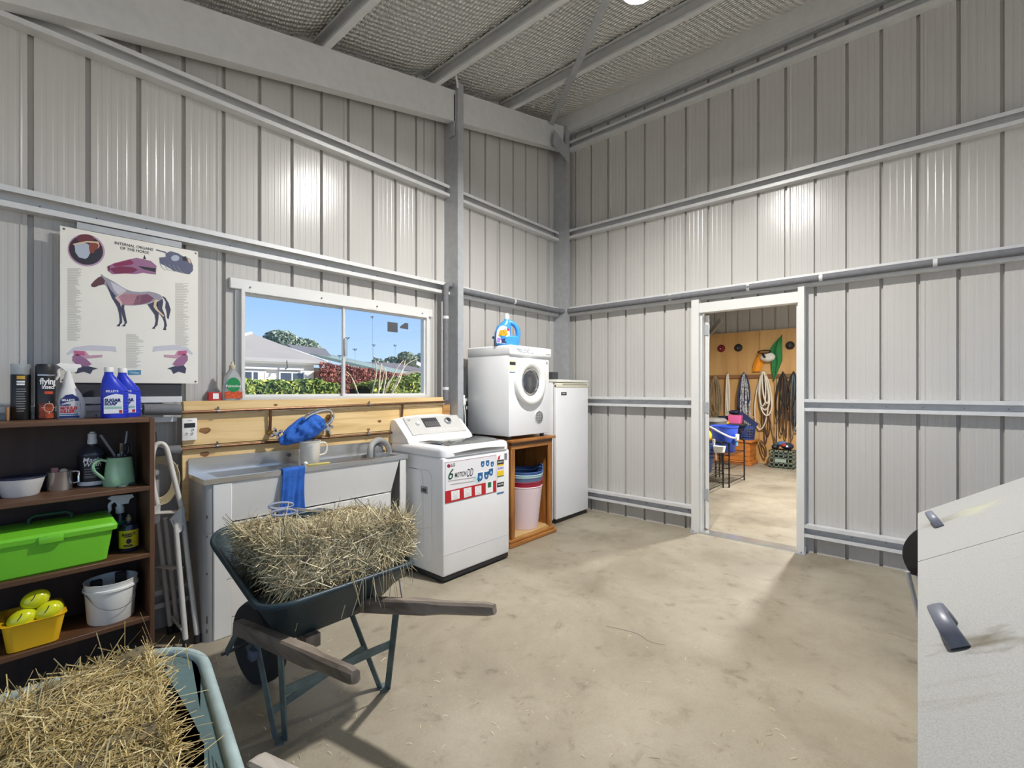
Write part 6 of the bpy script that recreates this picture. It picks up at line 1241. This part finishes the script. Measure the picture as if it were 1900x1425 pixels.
# wire racks
def rack(x0, x1, y0, y1, label, ztop, shelves):
    t = thing('wire_rack', label, 'rack', ((x0+x1)/2,(y0+y1)/2,0), 'black wire racks'); bm2 = mat('black_steel', (.016,.016,.018), .4, .3)
    for y in (y0, y1):
        MB().tube(smooth_path([(x0,y,0),(x0,y,ztop-.05),(x0+.0,y+(0),ztop-.02)],3), .011, 8).build('post', bm2, t); MB().tube([(x1,y,0),(x1,y,ztop-.02)], .011, 8).build('post', bm2, t)
    for x in (x0, x1): MB().tube(smooth_path([(x,y0,ztop-.05),(x,y0+.02,ztop-.01),(x,y0+.06,ztop),(x,y1-.06,ztop),(x,y1-.02,ztop-.01),(x,y1,ztop-.05)],4), .011, 8).build('end_hoop', bm2, t)
    for z in shelves:
        s_o = MB().tube([(x0,y0,z),(x1,y0,z),(x1,y1,z),(x0,y1,z)], .006, 6, closed=True).build('shelf_frame', bm2, t)
        n = 11
        for k in range(1, n): y = y0+(y1-y0)*k/n; MB().tube([(x0,y,z+.004),(x1,y,z+.004)], .0028, 5).build('shelf_wire', bm2, s_o)
    return t
rack(1.50,2.21,-1.155,-.80,'black wire rack nearest the doorway holding nested blue buckets',.62,(.06,.24,.50)); rack(2.27,2.985,-1.215,-.86,'black wire rack under the large blue bucket',.62,(.06,.26,.44))
bb = thing('blue_bucket', 'large blue bucket with white handle on the wire rack', 'bucket', (2.62,-1.045,.444)); bbm = mat('bucket_blue', srgb(50,86,206), .35, coat=.2)
MB().lathe([(0,.002),(.135,0),(.14,.008),(.185,.36),(.193,.362),(.193,.378),(.183,.378),(.135,.012),(0,.01)], (2.62,-1.045,.45), 36).build('bucket_body', bbm, bb)
MB().tube(smooth_path([(2.56,-.862,.80),(2.45,-.92,.80),(2.40,-1.06,.74),(2.44,-1.18,.68),(2.56,-1.236,.66)],6), .014, 8).build('handle', wplast, bb); MB().rbox(2.50,2.60,-1.255,-1.225,.63,.72,.008,2).build('handle_lug', wplast, bb)
MB().box(2.53,2.60,-1.236,-1.224,.55,.62).build('sticker', mat('cyan_sticker', srgb(90,170,220), .5), bb, smooth=False)
def nbucket(z, lb):
    t = thing('nested_bucket', lb, 'bucket', (1.86,-1.0,z), 'nested blue buckets'); MB().lathe([(0,.002),(.105,0),(.11,.008),(.140,.19),(.147,.192),(.147,.202),(.138,.202),(.10,.012),(0,.01)], (1.86,-1.0,z), 28).build('bucket_body', mat('slate_bucket', srgb(60,84,140), .45), t)
nbucket(.444,'slate blue bucket at the top of the nested pile'); 
for k, lb in ((0,'slate blue bucket at the bottom of the nested pile'),(1,'slate blue bucket second from the bottom of the nested pile'),(2,'slate blue bucket third from the bottom of the nested pile')): nbucket(.252+k*.045, lb)
t = thing('yellow_scoop', 'yellow plastic feed scoop standing in the nested buckets', 'scoop', (1.88,-1.03,.55)); MB().loft([[(1.84+.0*k,-1.03+math.cos(a)*.075*q,.64+.10*h_+math.sin(a)*.07*q) for k, a in enumerate([6.283*j/20 for j in range(20)])] if False else [(1.80+.12*h_,-1.03+math.cos(a)*.08*q,.735+math.sin(a)*.085*q) for a in [6.283*j/20 for j in range(20)]] for q, h_ in ((.85,0),(1,.2),(1,.8),(.8,1))]).build('scoop_bowl', yel, t); MB().tube([(1.86,-1.03,.68),(1.87,-1.03,.54)], .012, 8).build('handle', yel, t)
t = thing('white_scraper', 'white plastic hanging pocket hooked on the wire rack', 'holder', (1.86,-1.20,.43)); MB().loft([rrect(1.86,-1.215,.05,.055,.01,.53,3),rrect(1.86,-1.218,.055,.068,.01,.61,3)]).build('pocket', wplast, t); MB().rbox(1.845,1.86,-1.165,-1.13,.60,.70,.006,2).build('hook_tab', wplast, t); MB().bar((1.86,-1.175,.42),(1.86,-1.17,.54),.02,.012).build('stem', wplast, t, smooth=False)
t = thing('grey_saddle_pad', 'grey rounded seat cushion behind the blue bucket', 'cushion', (3.1,-.72,0)); MB().loft([rrect(3.1,-.70,.22,.18,.08,.80,4),rrect(3.1,-.70,.24,.20,.09,.86,4),rrect(3.1,-.70,.20,.16,.08,.90,4)]).build('pad', mat('grey_vinyl', srgb(120,118,114), .6), t)
for a, b in ((-.16,-.12),(.16,-.12),(-.16,.12),(.16,.12)): MB().tube([(3.1+a,-.70+b,.80),(3.1+a,-.70+b,0)], .014, 8).build('leg', dark_m, t)
# ================================================================== OUTSIDE THE WINDOW
def leaf_mat(name, a, b, c):
    m = hay_mat(name, a, b, c); return m
def leaves(mb, tones, pts, size, rng):
    for p, n in pts:
        d = Vector((rng.uniform(-1,1),rng.uniform(-1,1),rng.uniform(-1,1))).normalized(); n = (Vector(n)+d*.9).normalized(); a = n.cross(d)
        if a.length < .1: a = n.orthogonal()
        a.normalize(); b = n.cross(a); s = size*rng.uniform(.6,1.3); p = Vector(p); mb.add([p-a*s*.5, p-b*s*.28+a*s*.05, p+a*s*.5, p+b*s*.28+a*s*.05], [(0,1,2,3)]); tones += [min(1,max(0,rng.gauss(.5,.28)))]*4
def foliage(parent, name, pts, size, m, rng):
    mb = MB(); tones = []; leaves(mb, tones, pts, size, rng); ob = mb.build(name, m, parent, smooth=False, kind='stuff'); at = ob.data.attributes.new('tone','FLOAT','POINT'); at.data.foreach_set('value', tones); return ob
ro = random.Random(21)
hedge_m = leaf_mat('hedge_leaf', srgb(58,80,36), srgb(112,136,62), srgb(196,196,90))
hcore = mat('foliage_core', srgb(44,60,30), .9)
def hedge(label, x0, x1, y, d, ztf, n):
    t = thing('hedge', label, 'hedge', ((x0+x1)/2,y,-.13)); pts = []
    for _ in range(n):
        x = ro.uniform(x0,x1); zt = ztf(x)+.10*noise.noise(Vector((x*2.3,y,0)))+.05*noise.noise(Vector((x*7,y,3))); k = ro.random()
        if k < .62: z = ro.uniform(.35,zt); pts.append(((x, y-d/2+.07*noise.noise(Vector((x*3,z*3,1)))+ro.uniform(-.03,.06), z), (0,-1,.3)))
        else: pts.append(((x, ro.uniform(y-d/2,y+d/2), zt+ro.uniform(-.04,.03)), (0,-.2,1)))
    mb = MB(); nx = 30
    for k in range(nx): a = x0+(x1-x0)*k/nx; b = x0+(x1-x0)*(k+1)/nx; za, zb = ztf(a)-.06, ztf(b)-.06; y0, y1 = y-d/2+.06, y+d/2; mb.add([(a,y0,-.13),(b,y0,-.13),(b,y0,zb),(a,y0,za),(a,y1,-.13),(b,y1,-.13),(b,y1,zb),(a,y1,za)],[(0,1,2,3),(3,2,6,7),(5,4,7,6)])
    mb.build('inner_growth', hcore, t); foliage(t, 'leaves', pts, .085, hedge_m, ro); return t
hedge('green and yellow hedge below the white house windows', -3.2,-.30,5.0,.8,lambda x: 1.48-.06*max(0,x+1.0)**1.0,15000); hedge('green hedge at the right side of the window view', .35,3.0,5.0,.8,lambda x: 1.43+.20*min(1,max(0,(x-.45)/1.2))**.8,13000)
# white house
hs = thing('white_house', 'white weatherboard house with grey hipped roof', 'house', (1.0,14.5,-.13)); bw = mat('white_boards', srgb(214,210,200), .6); trimm = mat('house_trim', srgb(246,244,238), .5); glassd = mat('house_glass', srgb(70,78,92), .15, .1, .4, 1.2)
MB().box(-2.0,2.95,12.3,18,-.13,2.3).build('walls', bw, hs, smooth=False)
for k in range(15): z = .9+k*.095; MB().prism([(-2.0,12.285,z),(-2.0,12.30,z),(-2.0,12.30,z+.09)], (4.95,0,0)).build('weatherboard', bw, hs, smooth=False)
rm = mat('grey_roof_iron', srgb(150,142,132), .6, 0, .06, .8); ev = [(-.9,12.08,2.30),(3.30,12.08,2.30),(3.30,19,2.30),(-.9,19,2.30)]; rg0, rg1 = (2.05,15.3,3.42), (2.25,16.0,3.42)
rf = MB().add(ev+[rg0,rg1]+[(-3.5,12.08,2.30),(-3.5,19,2.3),(-1.2,15.3,2.95)], [(0,1,4),(1,2,5,4),(2,3,5),(3,0,4,5),(6,0,3,7)]).build('roof', rm, hs, smooth=False)
MB().tube([ev[1],rg1], .05, 8).build('hip_capping', trimm, rf); MB().tube([ev[0],rg0], .05, 8).build('hip_capping', trimm, rf)
MB().box(-3.4,3.30,12.03,12.12,2.22,2.33).build('gutter', mat('gutter_grey', srgb(150,148,146), .5), hs, smooth=False); MB().box(-3.4,3.2,12.12,12.3,2.18,2.22).build('soffit', trimm, hs, smooth=False)
MB().box(-3.0,2.55,12.16,12.29,1.985,2.045).build('awning', mat('awning_grey', srgb(186,186,190), .5), hs, smooth=False)
for x0, x1 in ((.62,1.40),(1.80,2.62)):
    wn = MB().box(x0,x1,12.24,12.28,1.0,1.94).build('window_trim', trimm, hs, smooth=False); xm = (x0+x1)/2
    for a, b in ((x0+.05,xm-.03),(xm+.03,x1-.05)): MB().box(a,b,12.225,12.245,1.06,1.89).build('pane', glassd, wn, smooth=False)
MB().box(1.15,1.33,12.215,12.225,1.06,1.89).build('curtain', mat('curtain', srgb(206,200,180), .8), hs, smooth=False)
MB().tube([(1.95,12.05,2.3),(1.95,12.0,2.05),(1.88,12.0,2.0)], .02, 6).build('gutter_bracket', dark_m, hs)
# creeper covered wall and sheds beyond
cr = thing('creeper_wall', 'low building wall covered in red autumn creeper', 'wall', (4.2,11.9,-.13)); MB().box(3.0,6.4,11.9,12.4,-.13,1.98).build('wall', mat('brown_brick', srgb(120,80,66), .9), cr, smooth=False)
crm = leaf_mat('creeper_leaf', srgb(66,30,30), srgb(120,60,52), srgb(176,124,108)); pts = []
for _ in range(9000):
    x = ro.uniform(2.95,6.5); z = ro.uniform(.6, 2.28-.20*(x-2.95)*.55+.08*noise.noise(Vector((x*3,0,0)))); pts.append(((x,11.85+.08*noise.noise(Vector((x*3,z*3,5)))+ro.uniform(-.05,.03),z),(0,-1,.2)))
foliage(cr, 'leaves', pts, .11, crm, ro)
t = thing('green_roof_shed', 'long shed with pale green iron roof behind the creeper', 'shed', (6.5,19,-.13)); MB().box(4.6,12,17.6,22,-.13,2.35).build('walls', mat('shed_wall', srgb(120,112,104), .8), t, smooth=False); MB().add([(4.55,18.6,3.40),(5.3,17.3,2.95),(9.0,15.6,2.02),(10.2,17,2.3),(6.6,20.5,3.42),(4.9,20,3.42)], [(0,1,2,3,4,5)]).build('roof', mat('green_iron', srgb(124,138,128), .5), t, smooth=False); MB().bar((5.25,17.25,2.90),(9.0,15.55,1.97),.08,.12).build('barge_board', mat('dark_green_trim', srgb(110,128,122), .5), t, smooth=False); MB().prism([(4.2,17.3,3.30),(5.9,17.3,3.22),(6.2,17.3,2.9),(5.0,17.3,2.75)], (0,.2,0)).build('gable_shadow', mat('gable_shade', srgb(92,94,104), .6), t, smooth=False)  # the gable's shade stands as a dark sheet
t = thing('dark_roof_house', 'distant house with dark grey roof and white gable', 'house', (12.5,22,-.13)); MB().box(9.8,15.5,21.5,25,-.13,2.5).build('walls', mat('pale_wall', srgb(226,220,210), .7), t, smooth=False); MB().add([(9.4,21.2,2.45),(15.9,21.2,2.45),(14.3,23.5,3.12),(10.0,23.5,3.12)], [(0,1,2,3)]).build('roof', mat('charcoal_tiles', srgb(104,98,100), .7, 0, .1, 2), t, smooth=False); MB().bar((13.9,21.1,3.05),(15.9,21.1,2.35),.08,.2).build('gable_board', trimm, t, smooth=False)
def tree(label, c, rx, rz, ztrunk, m, n, size):
    t = thing('tree', label, 'tree', (c[0],c[1],-.13)); MB().tube(smooth_path([(c[0],c[1],-.13),(c[0]+.1,c[1],ztrunk),(c[0],c[1],c[2])],4), [.3]*4+[.22]*5, 8).build('trunk', mat('grey_bark', srgb(110,100,88), .9), t); pts = []
    blobs = [(c[0]+ro.uniform(-.6,.6)*rx, c[1]+ro.uniform(-.5,.5)*rx, c[2]+ro.uniform(-.5,.55)*rz, ro.uniform(.35,.6)) for _ in range(12)]+[(c[0],c[1],c[2],.7)]
    for _ in range(n):
        b = ro.choice(blobs); d = Vector((ro.gauss(0,1),ro.gauss(0,1),ro.gauss(0,1))).normalized(); k = ro.uniform(.8,1.0); pts.append(((b[0]+d.x*rx*b[3]*k, b[1]+d.y*rx*b[3]*k, b[2]+d.z*rz*b[3]*k), tuple(d)))
    foliage(t, 'crown', pts, size, m, ro)
gum = leaf_mat('gum_leaf', srgb(84,98,84), srgb(124,138,118), srgb(168,178,156)); tree('round olive tree rising behind the white house roof', (7.7,25,3.9), 1.6, .95, 2.4, gum, 9000, .20); tree('distant grey green tree at the right side of the window', (20.0,30,3.6), 2.0, 1.0, 2.2, gum, 6000, .26)
tree('small grey green tree left of the distant tree', (17.6,30,3.35), 1.0, .55, 2.2, gum, 2500, .24)
dry = mat('dry_stem', srgb(160,140,110), .9); dryd = mat('seed_head', srgb(130,122,104), .9)
for i, (x, z) in enumerate(((-2.06,1.875),(-2.13,1.69),(-1.73,2.134),(-1.92,1.773),(-1.675,1.836),(-1.376,1.857),(-1.62,1.70))):
    y = 1.2+.03*i; t = thing('dry_flower_stalk', ('dry seed stalk just left of the window mullion, taller','dry seed stalk left of the window mullion, shorter','tallest dry seed stalk in the right pane','short dry seed stalk right of the mullion','dry seed stalk in the middle of the right pane','dry seed stalk nearest the window decals','lower dry seed stalk in the middle of the right pane')[i], 'stalk', (x,y,-.13), 'dry seed stalks')
    MB().tube(smooth_path([(x+ro.uniform(-.05,.05),y,-.13),(x+ro.uniform(-.03,.03),y,z*.6),(x,y,z)],6), .0009, 5).build('stem', dry, t)
    mb = MB()
    for k in range(9): a = ro.uniform(0,6.28); q = ro.uniform(.01,.028); mb.tube([(x,y,z-.012),(x+math.cos(a)*q,y+math.sin(a)*q,z+.006)], .0012, 4); mb.ball((x+math.cos(a)*q,y+math.sin(a)*q,z+.008), .005, .005, .003, 6, 4)
    mb.build('seed_head', dryd, t)
t = thing('bare_shrub', 'bare twiggy shrub beside the right hedge', 'shrub', (.35,4.4,-.13)); tw = mat('bare_twig', srgb(214,196,168), .8)
for k in range(9): a = ro.uniform(-.9,.9); MB().tube(smooth_path([(.25+.05*k*.3,4.4,-.13),(.3+a*.2,4.4+ro.uniform(-.1,.1),.9),(.35+a*.55,4.4+ro.uniform(-.2,.2),1.5+ro.uniform(-.1,.3)),(.40+a*.85,4.4+ro.uniform(-.2,.2),1.65+ro.uniform(0,.35))],5), [.018]*6+[.012]*5+[.006]*5, 6).build('branch', tw, t)
